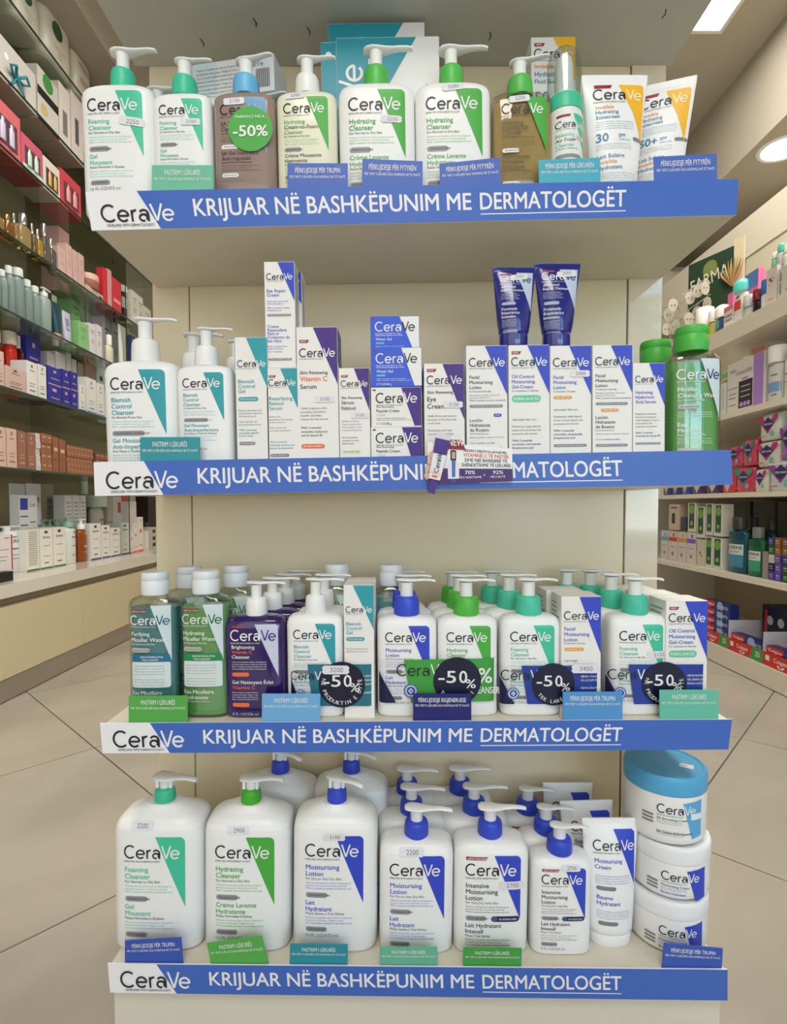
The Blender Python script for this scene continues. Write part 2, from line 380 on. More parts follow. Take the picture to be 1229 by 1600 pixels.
def tube(x0, x1, ytop, Yf, base, label, artf=None, capm=None, body=None, xb=None, tilt=0., z0=None, stk=None, col=None, d=.035, capf=.1, rz=0, lean=0, depthf=1.0):
    "squeeze tube on its cap: x0..x1 is the crimp, xb the cap span"
    W_ = at(x1, base.py, Yf).x-at(x0, base.py, Yf).x; xb = xb or (x0+5, x1-5)
    Wb = at(xb[1], base.py, Yf).x-at(xb[0], base.py, Yf).x; xc = (at(xb[0], base.py, Yf).x+at(xb[1], base.py, Yf).x)/2
    bz, sl = base(xc)
    if z0 is not None: bz = z0
    H = at(600, ytop, Yf).z-bz; m = body or MW
    hc = H*capf; a0 = Wb/2; a1 = W_/2; dd = d/2
    t = thing('squeeze_tube', (xc, Yf+dd, bz), rz, tilt, lean)
    b = MB(); Body([(0, a0*.88, dd*.9, 2.2), (.002, a0*.93, dd*.96, 2.2), (hc*.9, a0*.95, dd*.97, 2.2), (hc, a0*.93, dd*.95, 2.2)], 36).loft(b, capm or m); b.build('cap', t)
    B = Body([(hc, a0*.9, dd*.92, 2.2), (hc+.002, a0*.99, dd, 2.2), (H*.3, a0+(a1-a0)*.22, dd*.97, 2.1), (H*.5, a0+(a1-a0)*.45, dd*.84, 2.0), (H*.7, a0+(a1-a0)*.68, dd*.58, 1.9),
              (H*.85, a0+(a1-a0)*.86, dd*.32, 1.9), (H*.94, a1*.99, .0022, 2), (H*.955, a1, .0012, 3), (H, a1, .0012, 3)], 36)
    b = MB(); B.loft(b, m); b.build('tube_body', t)
    L = Lab(B.front, -W_/2, H*.955, W_, .05)
    if artf: artf(L); L.build(t)
    if stk: sticker(L, *stk, parent=t)
    t['dims'] = (W_, d, H)
    tag(t, label, 'tube', col)
    return t
# ------------------------------------------------------------------ room shell
XL, XR, YB, YF_, ZC = -2.05, 2.45, -2.6, 4.6, 3.16
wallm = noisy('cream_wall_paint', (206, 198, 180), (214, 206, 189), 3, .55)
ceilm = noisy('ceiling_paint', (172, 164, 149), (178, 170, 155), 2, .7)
def slab(name, x0, x1, y0, y1, z0, z1, m, parent=None):
    b = MB(); b.box(x0, x1, y0, y1, z0, z1, m); o = b.build(name, parent)
    return o if parent else struct(o)
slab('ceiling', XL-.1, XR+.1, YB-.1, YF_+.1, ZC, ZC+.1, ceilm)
slab('wall_left', XL-.1, XL, YB, YF_, 0, ZC, wallm); slab('wall_right', XR, XR+.1, YB, YF_, 0, ZC, wallm)
slab('wall_back', XL-.1, XR+.1, YF_, YF_+.1, 0, ZC, wallm)
# shopfront behind the camera, a wide glazed opening
fr = struct(thing('wall_front'))
slab('wall_panel', XL, .7, YB-.12, YB, 0, ZC, wallm, fr); slab('wall_panel', .7, XR, YB-.12, YB, 2.85, ZC, wallm, fr); slab('wall_panel', .7, XR, YB-.12, YB, 0, .25, wallm, fr)
w1 = struct(thing('window_1')); alu = M((190, 190, 188), .35, .8)
for x in (.7, 1.55, 2.40): slab('mullion', x, x+.05, YB-.09, YB-.03, .25, 2.85, alu, w1)
slab('glass_pane', .75, 2.42, YB-.065, YB-.055, .26, 2.84, sheet_mat('shop_window_glass', (240, 246, 244), 1.0), w1)
slab('pavement', -12, 12, -14, YB-.12, -.1, 0, noisy('pavement_concrete', (140, 138, 132), (165, 160, 152), 6, .9))
# floor of large tiles laid on the diagonal
base_ = MB(); base_.box(XL-.1, XR+.1, YB, YF_+.1, -.06, -.004, M((92, 86, 78), .8)); flo = struct(base_.build('floor'))
tilem = noisy('floor_tile_glaze', (160, 152, 139), (174, 166, 153), 1.6, .22, 5, (1, 2.2, 1), .3)
A, TS = radians(47), .675
n_t = 0
for i in range(-8, 10):
    for j in range(-6, 9):
        pm_, pn_ = .56+(i+.5)*TS, .345+(j+.5)*TS; cx_, cy_ = pm_*cos(A)-pn_*sin(A), pm_*sin(A)+pn_*cos(A)
        if not (XL-.3 < cx_ < XR+.3 and -1.2 < cy_ < YF_): continue
        if n_t == 0:
            b = MB(); g = .0018; b.box(-TS/2+g, TS/2-g, -TS/2+g, TS/2-g, -.012, 0, tilem, .0008); me_t = b.mesh('floor_tile')
        o = bpy.data.objects.new('floor_tile', me_t); COL.objects.link(o); o.parent = flo; o.location = (cx_, cy_, 0); o.rotation_euler.z = A; n_t += 1
b = MB(); b.box(XL, XR, YB, -1.3, -.004, 0, tilem); b.build('floor_screed', flo)
# soffits and ceiling lights, plus added fill lamps
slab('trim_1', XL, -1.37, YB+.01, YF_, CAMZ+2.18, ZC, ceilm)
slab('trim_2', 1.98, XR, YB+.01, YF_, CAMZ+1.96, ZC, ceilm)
def ceiling_light(x0, x1, y0, y1, power, label):
    t = thing('ceiling_light', ((x0+x1)/2, (y0+y1)/2, ZC)); w, l = (x1-x0)/2, (y1-y0)/2
    b = MB(); m = M((225, 222, 214), .4)
    for a in ((-w-.02, w+.02, -l-.02, -l), (-w-.02, w+.02, l, l+.02), (-w-.02, -w, -l, l), (w, w+.02, -l, l)): b.box(a[0], a[1], a[2], a[3], -.012, 0, m)
    b.build('light_frame', t)
    b = MB(); b.box(-w, w, -l, l, -.008, 0, M((255, 250, 236), .5, emit=4.5)); b.build('diffuser', t)
    tag(t, label, 'light', 'ceiling light panels')
    area('ceiling_panel_or_fill', ((x0+x1)/2, (y0+y1)/2, ZC-.03), (0, 0, 0), x1-x0, y1-y0, power, (1, .95, .86))
ceiling_light(1.10, 1.69, .6, 2.93, 34, 'long bright rectangular ceiling light panel at upper right')
area('ceiling_panel_or_fill', (-.1, -1.3, ZC-.03), (0, 0, 0), 1.2, 1.2, 36, (1, .97, .92))  # fill lamp added behind the camera for even frontal light, no fixture built
area('ceiling_panel_or_fill', (-.75, 1.7, ZC-.03), (0, 0, 0), .5, 2.2, 20, (1, .96, .9), 130)  # unseen fill lamp added to brighten the left wall, no fixture built
p = at(1222, 232, 1); k = (CAMZ+1.96-CAMZ)/(p.z-CAMZ); dx, dy = p.x*k, k
t = thing('downlight', (dx, dy, CAMZ+1.96)); b = MB(); b.lathe([(.10, -.006), (.10, 0)], M((255, 252, 244), .5, emit=6), n=32); b.build('lamp_disc', t)
b = MB(); b.lathe([(.10, -.004), (.115, -.010), (.125, 0)], MW, n=32, cap0=False, cap1=False); b.build('trim_ring', t)
tag(t, 'round bright downlight in the right soffit', 'light')
area('downlight_light', (dx, dy, CAMZ+1.94), (0, 0, 0), .2, .2, 6, (1, .96, .9))
# ------------------------------------------------------------------ display stand
YS = .70; YP = .893
stand = thing('display_stand', (0, .80, 0))
lam = M((234, 221, 190), .16, coat=.0, name='glossy_cream_laminate'); lam2 = M((232, 221, 195), .04, coat=1., name='high_gloss_laminate'); shm = M((222, 215, 198), .38)
def sabs(name, x0, x1, y0, y1, z0, z1, m):
    b = MB(); b.box(x0, x1, y0-.80, y1-.80, z0, z1, m, .001); return b.build(name, stand)
zt = at(600, 104, YP).z
xl = at(240, 600, YP).x; xr = at(1031, 600, YP).x; xa = at(297, 600, YP).x; xb_ = at(978, 600, YP).x
sabs('back_panel', xl, xa-.0008, YP, YP+.02, 0, zt+.02, lam); sabs('back_panel', xa+.0008, xb_-.0008, YP, YP+.02, 0, zt+.02, lam); sabs('back_panel', xb_+.0008, xr, YP-.002, YP+.02, 0, zt+.02, lam2)
SH = {1: ((133, 328), (1153, 311)), 2: ((146, 744), (1141, 730)), 3: ((156, 1129), (1143, 1123)), 4: ((168, 1506), (1136, 1514))}
def shelfbase(k):
    (pxa, pya), (pxb, pyb) = SH[k]; a = at(pxa, pya, YS+.004); b = at(pxb, pyb, YS+.004)
    sl = (b.z-a.z)/(b.x-a.x)
    f = lambda x: (a.z+(x-a.x)*sl, -math.atan(sl))
    f.py = {1: 200, 2: 620, 3: 1020, 4: 1400}[k]
    return f
BASE = {k: shelfbase(k) for k in SH}
for k in SH:
    xa_, xb2 = at(SH[k][0][0]+(8 if k < 4 else 3), SH[k][0][1], YS).x, at(SH[k][1][0]-(5 if k < 4 else 2), SH[k][0][1], YS).x
    za, zb = BASE[k](xa_)[0], BASE[k](xb2)[0]; T = .022; b = MB()
    y0, y1 = YS+.001-.8, YP-.001-.8
    b.hexa([(xa_, y0, za-T), (xb2, y0, zb-T), (xb2, y0, zb), (xa_, y0, za), (xa_+.0, y1, za-T), (xb2-.0, y1, zb-T), (xb2, y1, zb), (xa_, y1, za)], shm)
    b.build('shelf', stand)
sabs('shelf', -.404, .438, YS-.02, YP-.001, zt, zt+.022, M((196, 198, 190), .5))
sabs('base_panel', at(172, 1580, YS).x, at(1132, 1580, YS).x, YS+.01, YP-.001, 0.0, BASE[4](0)[0]-.03, shm)
sc_ = MB()
for px, py in ((395, 28), (480, 42), (312, 60), (765, 50), (1040, 14)):
    q = at(px, py, 1); kk = (zt-CAMZ)/(q.z-CAMZ); x, y = q.x*kk, kk-.8
    sc_.tube([(x, y, zt-.0004), (x+.003, y+.008, zt-.0006), (x+.001, y+.014, zt-.0004)], .0007, M((70, 64, 56), .6), 5)
sc_.build('scuff_mark', stand)
tag(stand, 'cream free-standing display stand with four stocked shelves and blue edge strips', 'display stand')
# banners
BLU = (64, 104, 190)
BAN = {1: ((133, 300), (1153, 280), (1150, 336), (143, 360), 'highest'), 2: ((146, 722), (1141, 703), (1144, 757), (148, 775), 'second'),
       3: ((156, 1130), (1143, 1124), (1137, 1171), (160, 1177), 'third'), 4: ((168, 1506), (1136, 1515), (1136, 1563), (172, 1551), 'lowest')}
WB = M((238, 238, 240), .35)
for k, (tl, tr, br, bl, nm) in BAN.items():
    Y = YS-.003; P = [at(*q, Y) for q in (bl, br, tr, tl)]; o_ = (P[0]+P[1])/2
    b = MB(); b.hexa([tuple(q-o_) for q in P]+[tuple(q-o_+Vector((0, .002, 0))) for q in P], WB)
    t = thing('shelf_banner', o_); b.build('strip', t)
    def mp(u, v, e, P=P, o_=o_):
        v = -v; a = P[3].lerp(P[2], u); c = P[0].lerp(P[1], u); q = a.lerp(c, v)-o_; return (q.x, q.y-e, q.z)
    L = Lab(mp, 0, 0, 1, scv=1, um=(P[1]-P[0]).length, vm=(P[3]-P[0]).length)
    L.poly([(.108, 1), (1, 1), (1, 0), (.079, 0)], M(BLU, .35), 1)
    hh = .0; asp = (P[1]-P[0]).length/((P[3]-P[0]).length)
    # wordmark scaled separately in u and v
    lw = .112; h = lw/4.2; hv = h*asp
    for k_, (st, c) in enumerate([(s_, PK) for s_ in LOGO1]+[(s_, PW) for s_ in LOGO2]):
        wt_ = .062; L.n = 3+.1*k_; n = len(st); Lp = []; Rp = []
        for i, p in enumerate(st):
            a, c2 = st[max(i-1, 0)], st[min(i+1, n-1)]; ddx, ddy = c2[0]-a[0], c2[1]-a[1]; l = math.hypot(ddx, ddy)
            Lp.append((p[0]-ddy/l*wt_, p[1]+ddx/l*wt_)); Rp.append((p[0]+ddy/l*wt_, p[1]-ddx/l*wt_))
        L.b.add([L.P(.019+x*h, .80-y*hv) for x, y in Lp+Rp], [(i, i+1, n+i+1, n+i) for i in range(n-1)], c)
    L.text('DEVELOPED WITH DERMATOLOGISTS', .026, .925, .075, PK, width=.073, bold=.012)
    L.text('KRIJUAR NË BASHKËPUNIM ME', .163, .69, .47, PW, width=.427, bold=.022, layer=3, res=4)
    L.text('DERMATOLOGËT', .604, .69, .47, PW, width=.224, bold=.022, layer=3, res=4)
    L.rect(.604, .80, .828, .828, PW, 2)
    L.build(t, 'lettering')
    tag(t, 'blue and white lettered strip along the edge of the %s shelf' % nm, 'banner', 'blue shelf edge strips')
# ------------------------------------------------------------------ category cards standing behind the banners
def card(tl, tr, br, bl, col, t1, t2, label, Y=.7005):
    P = [at(*q, Y) for q in (bl, br, tr, tl)]; o_ = (P[0]+P[1])/2
    b = MB(); b.hexa([tuple(q-o_) for q in P]+[tuple(q-o_+Vector((0, .0012, 0))) for q in P], M(col, .4)); t = thing('shelf_card', o_); b.build('card', t)
    def mp(u, v, e): v = -v; q = P[3].lerp(P[2], u).lerp(P[0].lerp(P[1], u), v)-o_; return (q.x, q.y-e, q.z)
    L = Lab(mp, 0, 0, 1, scv=1, um=(P[1]-P[0]).length, vm=(P[3]-P[0]).length)
    L.text(t1, .5, .30, .16, PW, width=.034*len(t1), al=.5, bold=.005); L.text(t2, .5, .46, .08, PW, width=.92, al=.5)
    L.build(t, 'lettering'); tag(t, label, 'card', 'shelf category cards')
PI_, PT_, PF_ = 'PASTRIM I LËKURËS', 'PËRKUJDESJE PËR TRUPIN', 'PËRKUJDESJE PËR FYTYRËN'
T_ = 'PËR TIPET E LËKURËS NGA NORMALE NË TË THATË'
CM, CB, CC, CG, CL = (112, 190, 160), (70, 104, 188), (64, 164, 184), (86, 170, 78), (112, 172, 220)
def card4(x0, x1, y0, y1, dy=12, sk=0): return (x0, y0), (x1, y0+sk), (x1, y1+dy+sk), (x0, y1+dy)
card(*card4(237, 333, 258, 298), CM, PI_, T_, 'mint green skin cleansing card on the highest shelf')
card(*card4(449, 543, 255, 294), CB, PT_, T_, 'blue body care card in front of the ivory cleanser bottle, highest shelf')
card((566, 248), (660, 252), (660, 304), (565, 304), CB, PF_, T_, 'blue face care card in front of the white bottle with a price on its label')
card((686, 256), (780, 246), (784, 300), (688, 302), CB, PF_, T_, 'blue face care card leaning upward to the right, beside the amber bottle')
card((841, 250), (937, 246), (938, 297), (842, 297), (72, 172, 196), 'PËRKUJDESJE PËR LËKURËN', T_, 'turquoise skin care card in front of the foam bottle')
card((1021, 245), (1119, 240), (1120, 295), (1022, 297), CB, PF_, T_, 'blue face care card in front of the tilted sunscreen tube')
card(*card4(219, 312, 683, 719, 14), (44, 148, 160), PI_, T_, 'teal skin cleansing card on the second shelf')
card(*card4(201, 293, 1087, 1129, 4), CG, PI_, T_, 'bright green skin cleansing card on the third shelf')
card(*card4(409, 500, 1084, 1126, 4), CL, PI_, T_, 'light blue skin cleansing card on the third shelf')
card(*card4(645, 736, 1084, 1123, 4), (26, 32, 110), 'PËRKUJDESJE RIGJENERUESE', T_, 'dark navy card in the middle of the third shelf')
card(*card4(879, 972, 1081, 1122, 4), (80, 148, 206), PT_, T_, 'light blue body care card on the third shelf')
card(*card4(1030, 1122, 1078, 1122, 4), (100, 188, 164), PI_, T_, 'mint skin cleansing card at the right end of the third shelf')
card((195, 1470), (283, 1465), (286, 1508), (195, 1508), (52, 84, 176), PT_, T_, 'blue body care card at the left end of the lowest shelf')
card((323, 1474), (409, 1462), (420, 1510), (330, 1510), CG, PI_, T_, 'tilted green skin cleansing card on the lowest shelf')
card((453, 1475), (543, 1476), (543, 1513), (452, 1511), (40, 142, 160), PI_, T_, 'teal skin cleansing card on the lowest shelf')
card((593, 1480), (683, 1480), (684, 1514), (593, 1513), (104, 180, 152), PI_, T_, 'mint skin cleansing card on the lowest shelf')
card((723, 1481), (815, 1482), (814, 1515), (723, 1514), (66, 158, 72), PI_, T_, 'green upright skin cleansing card on the lowest shelf')
card((1037, 1474), (1129, 1482), (1127, 1518), (1033, 1516), (52, 88, 178), PT_, T_, 'blue body care card below the stack of jars')
# ------------------------------------------------------------------ highest shelf
def A_(*a, **k): return lambda L: art(L, *a, **k)
def cm(c): return M(c, .38)
HY, FO, MO, IN_ = ['Hydrating', 'Cleanser'], ['Foaming', 'Cleanser'], ['Moisturising', 'Lotion'], ['Intensive', 'Moisturising', 'Lotion']
FOF, HYF, MOF = ['Gel', 'Moussant'], ['Crème Lavante', 'Hydratante'], ['Lait', 'Hydratant']
B1 = BASE[1]; Y1 = .713
def rear(t, dx, dy, base, label, skip=('label', 'price_sticker'), rz=None):
    x = t.location.x+dx; return clone(t, (x, t.location.y+dy, base(x)[0]), label, rz, skip)
sub_o = 'For Normal to Oily Skin'; fs_o = 'Peaux Normales à Grasses'
r1a = pump_bottle(136, 250, 81, Y1, B1, 'large white foaming cleanser bottle with mint collar, leftmost on the highest shelf', A_(MINT, FO, FOF, sub=sub_o, fsub=fs_o), cc=cm(MINT), stk=(.74, .50, .36, '2250', -.12))
r1b = pump_bottle(248, 338, 95, Y1, B1, 'smaller white foaming cleanser bottle with mint collar behind the mint card', A_(MINT, FO, FOF, sub=sub_o, fsub=fs_o), cc=cm(MINT), stk=(.68, .48, .36, '2100'), ang=-.1, dr=.55, rc=.215)
SAB = M((152, 132, 122), .2, coat=.5)
r1c = pump_bottle(340, 436, 94, Y1, B1, 'brown translucent bottle with sky blue collar and round green discount sticker', A_((110, 160, 205), ['SA Smoothing', 'Cleanser'], ['SA Gel Nettoyant', 'Anti-rugosités'], tc=(70, 60, 66), ve=(150, 190, 225), sub='For Dry, Rough Skin', fsub='Peaux Sèches et Rugueuses', pc=(96, 78, 74), pm=PW),
    body=SAB, cc=cm((108, 182, 226)), stk=(.36, .13, .36, '2100', .05), dr=.55, ang=-.35, rc=.215)
L = Lab(r1c.children[0] and (lambda x, z, e: (x, -r1c['dims'][1]/2-.0006-e*3, z)), -r1c['dims'][0]/2, r1c['dims'][2]*.755, r1c['dims'][0])
L.disc(.62, .66, .35, pr((70, 170, 66)), 1, 40); L.text('FARMACI NILA', .62, .50, .045, PW, width=.46, al=.5, bold=.02, layer=3); L.text('-50%', .62, .78, .17, PW, width=.54, al=.5, bold=.04, layer=3); L.build(r1c, 'discount_sticker')
IV = M((232, 232, 208), .28, coat=.3)
r1d = pump_bottle(437, 530, 92, Y1, B1, 'ivory cream-to-foam cleanser bottle with white collar and green corner label', A_(GREEN, ['Hydrating', ('Cream-to-Foam', (60, 64, 60)), 'Cleanser'], ['Crème Moussante', 'Nettoyante'], fc=(60, 64, 60)), body=IV, cc=MW, stk=(.32, .05, .34, '2300', .05), dr=.55, rz=-.02, rc=.2)
r1e = pump_bottle(532, 650, 78, Y1, B1, 'large white hydrating cleanser bottle, price sticker beside the green corner of its label', A_(GREEN, HY, HYF), cc=cm((86, 188, 82)), stk=(.70, .47, .29, '2250', -.05), dr=.53)
r1f = pump_bottle(650, 767, 77, Y1, B1, 'large white hydrating cleanser bottle with price sticker over its shoulder, green collar', A_(GREEN, HY, HYF), cc=cm((86, 188, 82)), stk=(.49, .05, .30, '2250', .1), dr=.53)
OIL = sheet_mat('clear_bottle', (244, 240, 228), 1.6); OILQ = M((206, 184, 134), .15, trans=.25, ior=1.3, coat=.4)
r1g = pump_bottle(768, 862, 96, Y1, B1, 'clear bottle of amber cleansing oil with green collar', A_(GREEN, ['Hydrating', 'Foaming Oil', 'Cleanser'], ['Huile Lavante', 'Moussante', 'Hydratante'], tc=(70, 66, 60), sub='For Normal to Very Dry Skin', pc=(110, 100, 80), pm=PW), body=OIL, liquid=OILQ, cc=cm((86, 188, 82)), stk=(.42, .10, .36, '2250', .1), dr=.58, ang=-.35, rc=.21)
for t, dx, lb in ((r1a, .018, 'second white foaming cleanser bottle, hidden behind the large leftmost one, highest shelf'), (r1b, .016, 'white bottle hidden behind the smaller foaming cleanser on the highest shelf'),
                  (r1c, .006, 'brown bottle hidden behind the one with the green discount sticker'), (r1d, .006, 'ivory bottle hidden behind the front ivory cleanser bottle')):
    rear(t, dx, .066, B1, lb, ('label', 'price_sticker', 'discount_sticker'))
# foam dispenser
def foam():
    x0, x1 = 864, 920; Wd = at(x1, 200, Y1).x-at(x0, 200, Y1).x; xc = (at(x0, 200, Y1).x+at(x1, 200, Y1).x)/2; bz, sl = B1(xc); a = Wd/2
    H = at(600, 81, Y1+a).z-bz; t = thing('foam_dispenser', (xc, Y1+a, bz), 0, sl); hb = H*.60
    B = Body([(0, a*.92, a*.92, 2), (.003, a, a, 2), (hb*.96, a, a, 2), (hb, a*.96, a*.96, 2)], 40)
    b = MB(); B.loft(b, MW); b.build('bottle_body', t)
    b = MB(); b.lathe([(a*1.02, hb), (a*1.02, hb+.016), (a*.96, hb+.019), (a*.8, hb+.021)], cm(MINT), n=36); b.build('collar', t)
    b = MB(); b.lathe([(a*.55, hb+.02), (a*.52, H-.022), (a*.45, H-.012), (a*.2, H-.008)], MW, n=24); b.build('pump_head', t)
    b = MB(); b.lathe([(a*.97, hb+.020), (a*.95, H-.018), (a*.86, H-.008), (a*.6, H-.002), (.001, H)], sheet_mat('clear_cap', (232, 238, 236), 1.6), n=36, cap0=False, cap1=False); b.build('clear_cap', t)
    L = Lab(B.front, -a, hb, Wd, .07)
    L.rect(.04, .05, .96, 1.62, pr((230, 236, 232)), 0); L.rect(.04, 1.62, .96, hb/Wd-.03, pr(MINT), 0)
    L.poly([(.94, 1.25), (.60, .22), (.94, .22)], pr(MINT), 1); L.poly([(.16, .31), (.50, .31), (.53, .24), (.16, .24)], pr((150, 30, 46)), 1)
    logo(L, .13, .60, .80, PK, PW, tagline=PK)
    for i, (s_, c) in enumerate((('Balancing', MINT), ('Air Foam', (60, 70, 70)), ('Cleanser', MINT))): L.text(s_, .13, .84+.14*i, .10, pr(c), bold=.015)
    L.text('For Normal to Combination Skin', .13, 1.19, .045, PK, width=.6); L.pill(.13, 1.32, .84, 1.43, pr((146, 148, 152)), layer=1)
    L.build(t); sticker(L, .76, .86, .36, '2350', parent=t); t['dims'] = (Wd, Wd, H)
    tag(t, 'slim mint and white foam bottle under a clear cap', 'bottle')
foam()
def art_sun(spf):
    def f(L):
        c = (246, 186, 40)
        L.poly([(.87, .98), (.82, .78), (.74, .52), (.64, .30), (.55, .07), (.90, .07), (.93, .10), (.92, .3)], pr(c), 1)
        L.poly([(.18, .13), (.42, .13), (.45, .075), (.18, .075)], pr((150, 30, 46)), 1)
        logo(L, .16, .32, .72, PK, pr((250, 240, 200)), tagline=PK)
        S_ = (52, 130, 170)
        for i, (s_, q) in enumerate((('Invisible', (238, 150, 60)), ('Hydrating', S_), ('Sunscreen', S_))): L.text(s_, .19, .47+.08*i, .06, pr(q), bold=.018)
        for i in range(4): L.text(PARA_E[i % 3], .19, .69+.036*i, .022, pr((110, 160, 180)), width=.55)
        L.text(spf, .19, .985, .13, pr(S_), bold=.03); L.text('SPF', .50, .935, .055, pr(S_), bold=.015); L.text('UVB+UVA', .50, .985, .03, pr(S_)); L.pill(.72, .91, .92, .97, PG, layer=1)
        for i in range(3): L.text(PARA_F[i % 3], .19, 1.04+.033*i, .02, pr((90, 140, 160)), width=.5)
        for i, (s_, q) in enumerate((('Lait Solaire', S_), ('Invisible', (238, 150, 60)), ('Hydratant', S_))): L.text(s_, .20, 1.24+.085*i, .062, pr(q), bold=.018)
        for i in range(5): L.text(PARA_F[i % 3], .21, 1.48+.037*i, .022, pr((100, 150, 170)), width=.55)
    return f
tube(914, 1020, 99, .722, B1, 'upright white sunscreen tube with yellow corner, factor 30', art_sun('30'), xb=(934, 1002), d=.04, capf=.12)
tube(1000, 1094, 116, .765, B1, 'tilted white sunscreen tube with yellow corner, factor 50+', art_sun('50+'), xb=(1001, 1064), d=.036, capf=.12, tilt=.05, rz=-.40)
# stock behind the front row
kitc = (40, 150, 168)
def art_kit(L, H):
    L.rect(0, 0, .30, H, pr(kitc), 1); L.poly([(.30, .78), (.30, 0), (.78, 0)], pr(kitc), 1)
    logo(L, .25, 1.24, .98, PK, PW, rot=True, layer=3, wt=.12)
    for i in range(4): L.rect(.50+.10*i, .50, .506+.10*i, 1.2, pr(kitc), 2)
    L.text('Anti-Imperfections', .70, 1.40, .05, pr(kitc), rot=pi/2, bold=.015); L.pill(.86, .45, .90, .8, PG, layer=2)
carton(530, 690, 58, .774, B1, 'tall white and teal kit carton behind the two green collared bottles', art_kit, d=.026, stk=(.33, .20, .12, '22', 1.5))
carton(518, 668, 36, .806, B1, 'tallest white and teal kit carton, behind the other kit carton', art_kit, d=.026, stk=(.33, .20, .12, '22', 1.5))
carton(506, 530, 66, .776, B1, 'narrow teal carton left of the tall kit cartons', lambda L, H: (L.rect(0, 0, 1, H, pr(kitc), 0), L.disc(.5, .8, .2, PW, 1)), d=.03)
carton(833, 902, 58, .80, B1, 'white sunscreen fluid carton with yellow corner behind the amber oil bottle', cart((246, 186, 40), .46, [('Invisible', .68, .10, (238, 150, 60)), ('Hydrating', .86, .11, (52, 130, 170)), ('Fluid Sunscreen', 1.02, .10, (52, 130, 170)), ('50', 1.45, .26, (52, 130, 170)), ('Fluide Solaire', 1.9, .1, (52, 130, 170))], new=.12, bx=.5, bb=1.0), d=.03)
# box lying on the rear pumps
zt_ = B1(-.20)[0]+r1c['dims'][2]+.0008
t = thing('carton', (at(378, 140, .83).x, .824, zt_+.0004), radians(-9), B1(0)[1]); w, d, h = .122, .052, .050
b = MB(); b.box(-w/2, w/2, -d/2, d/2, 0, h, M((228, 230, 232), .42, bump=.02), .0005); b.build('carton_body', t)
L = Lab(lambda x, z, e: (x, -d/2-e, z), -w/2, h, w); L.rect(0, 0, .30, .41, pr((206, 222, 226)), 0)
for i in range(7): L.text(PARA_F[i % 3], .06, .09+.045*i, .026, PG, width=.5)
for i in range(14): L.rect(.78+.012*i, .15, .784+.012*i+.004*(i % 2), .36, PK, 1)
L.text('CeraVe', .62, .12, .06, pr(kitc)); L.build(t, 'label'); tag(t, 'white carton lying on its side on top of the rear pump bottles', 'box')
# ------------------------------------------------------------------ second shelf
B2 = BASE[2]; BC = ['Blemish', 'Control', 'Cleanser']; BF = ['Gel Moussant', 'Anti-Imperfections']
bl = dict(sub='For Blemish-Prone Skin', fsub='Pour Peaux à Tendance Acnéique', pill='OIL ABSORBING TECHNOLOGY')
r2a = pump_bottle(170, 284, 498, Y1, B2, 'large white blemish cleanser bottle with teal corner, leftmost on the second shelf', A_(TEAL, BC, BF, **bl), ang=-.02, bh=.72, rc=.185, hw=.92)
r2b = pump_bottle(284, 369, 513, Y1, B2, 'smaller white blemish cleanser bottle beside the large one, second shelf', A_(TEAL, BC, BF, **bl), ang=-.02, bh=.74, rc=.21, dr=.55, hw=1.0)
rear(r2a, .041, .066, B2, 'large white blemish cleanser bottle at the back, its pump showing between the two front ones')
rear(r2b, .024, .056, B2, 'smaller white blemish cleanser bottle behind the front small one, second shelf')
carton(370, 421, 527, Y1, B2, 'white and teal blemish gel carton right of the white bottles, second shelf', cart(TEAL, .90, [('Blemish', 1.40, .12, TEAL), ('Control', 1.55, .12, TEAL), ('Gel', 1.70, .12, TEAL), ('#WITH AHA & BHA', 1.83, .13, TEAL, .62),
    ('Reduces blemishes and', 2.27, .055, GREY), ('imperfections, improves', 2.36, .055, GREY), ('the look of pores', 2.45, .055, GREY), ('Helps maintain the', 2.62, .055, GREY), ('protective skin barrier', 2.71, .055, GREY),
    ('With 3 essential', 2.88, .06, TEAL), ('ceramides, glycolic,', 2.97, .06, TEAL), ('& lactic acids', 3.06, .06, TEAL), ('#ALCOHOL FREE', 3.22, .10, GREY, .5)], bx=.35, bb=1.6), d=.045, side=(150, 180, 184), blk=TEAL)
r2s = carton(418, 467, 575, Y1, B2, 'short white and teal retinol serum carton below the tall standing carton', cart(TEAL, .56, [('Resurfacing', 1.02, .12, TEAL), ('Retinol', 1.18, .12, TEAL), ('Serum', 1.34, .12, TEAL),
    ('Reduces the', 1.58, .055, GREY), ('appearance of post-acne', 1.67, .055, GREY), ('marks and pores', 1.76, .055, GREY), ('Helps restore the', 1.94, .055, GREY), ('protective skin barrier', 2.03, .055, GREY), ('With 3 essential', 2.40, .06, TEAL), ('ceramides, licorice root', 2.5, .06, TEAL), ('extract, & niacinamide', 2.6, .06, TEAL), ('#ENCAPSULATED RETINOL', 2.76, .10, GREY, .62)], new=.22, bx=.45, bb=1.3), d=.036, side=(150, 180, 184))
zc = r2s.location.z+r2s['dims'][2]+.0006
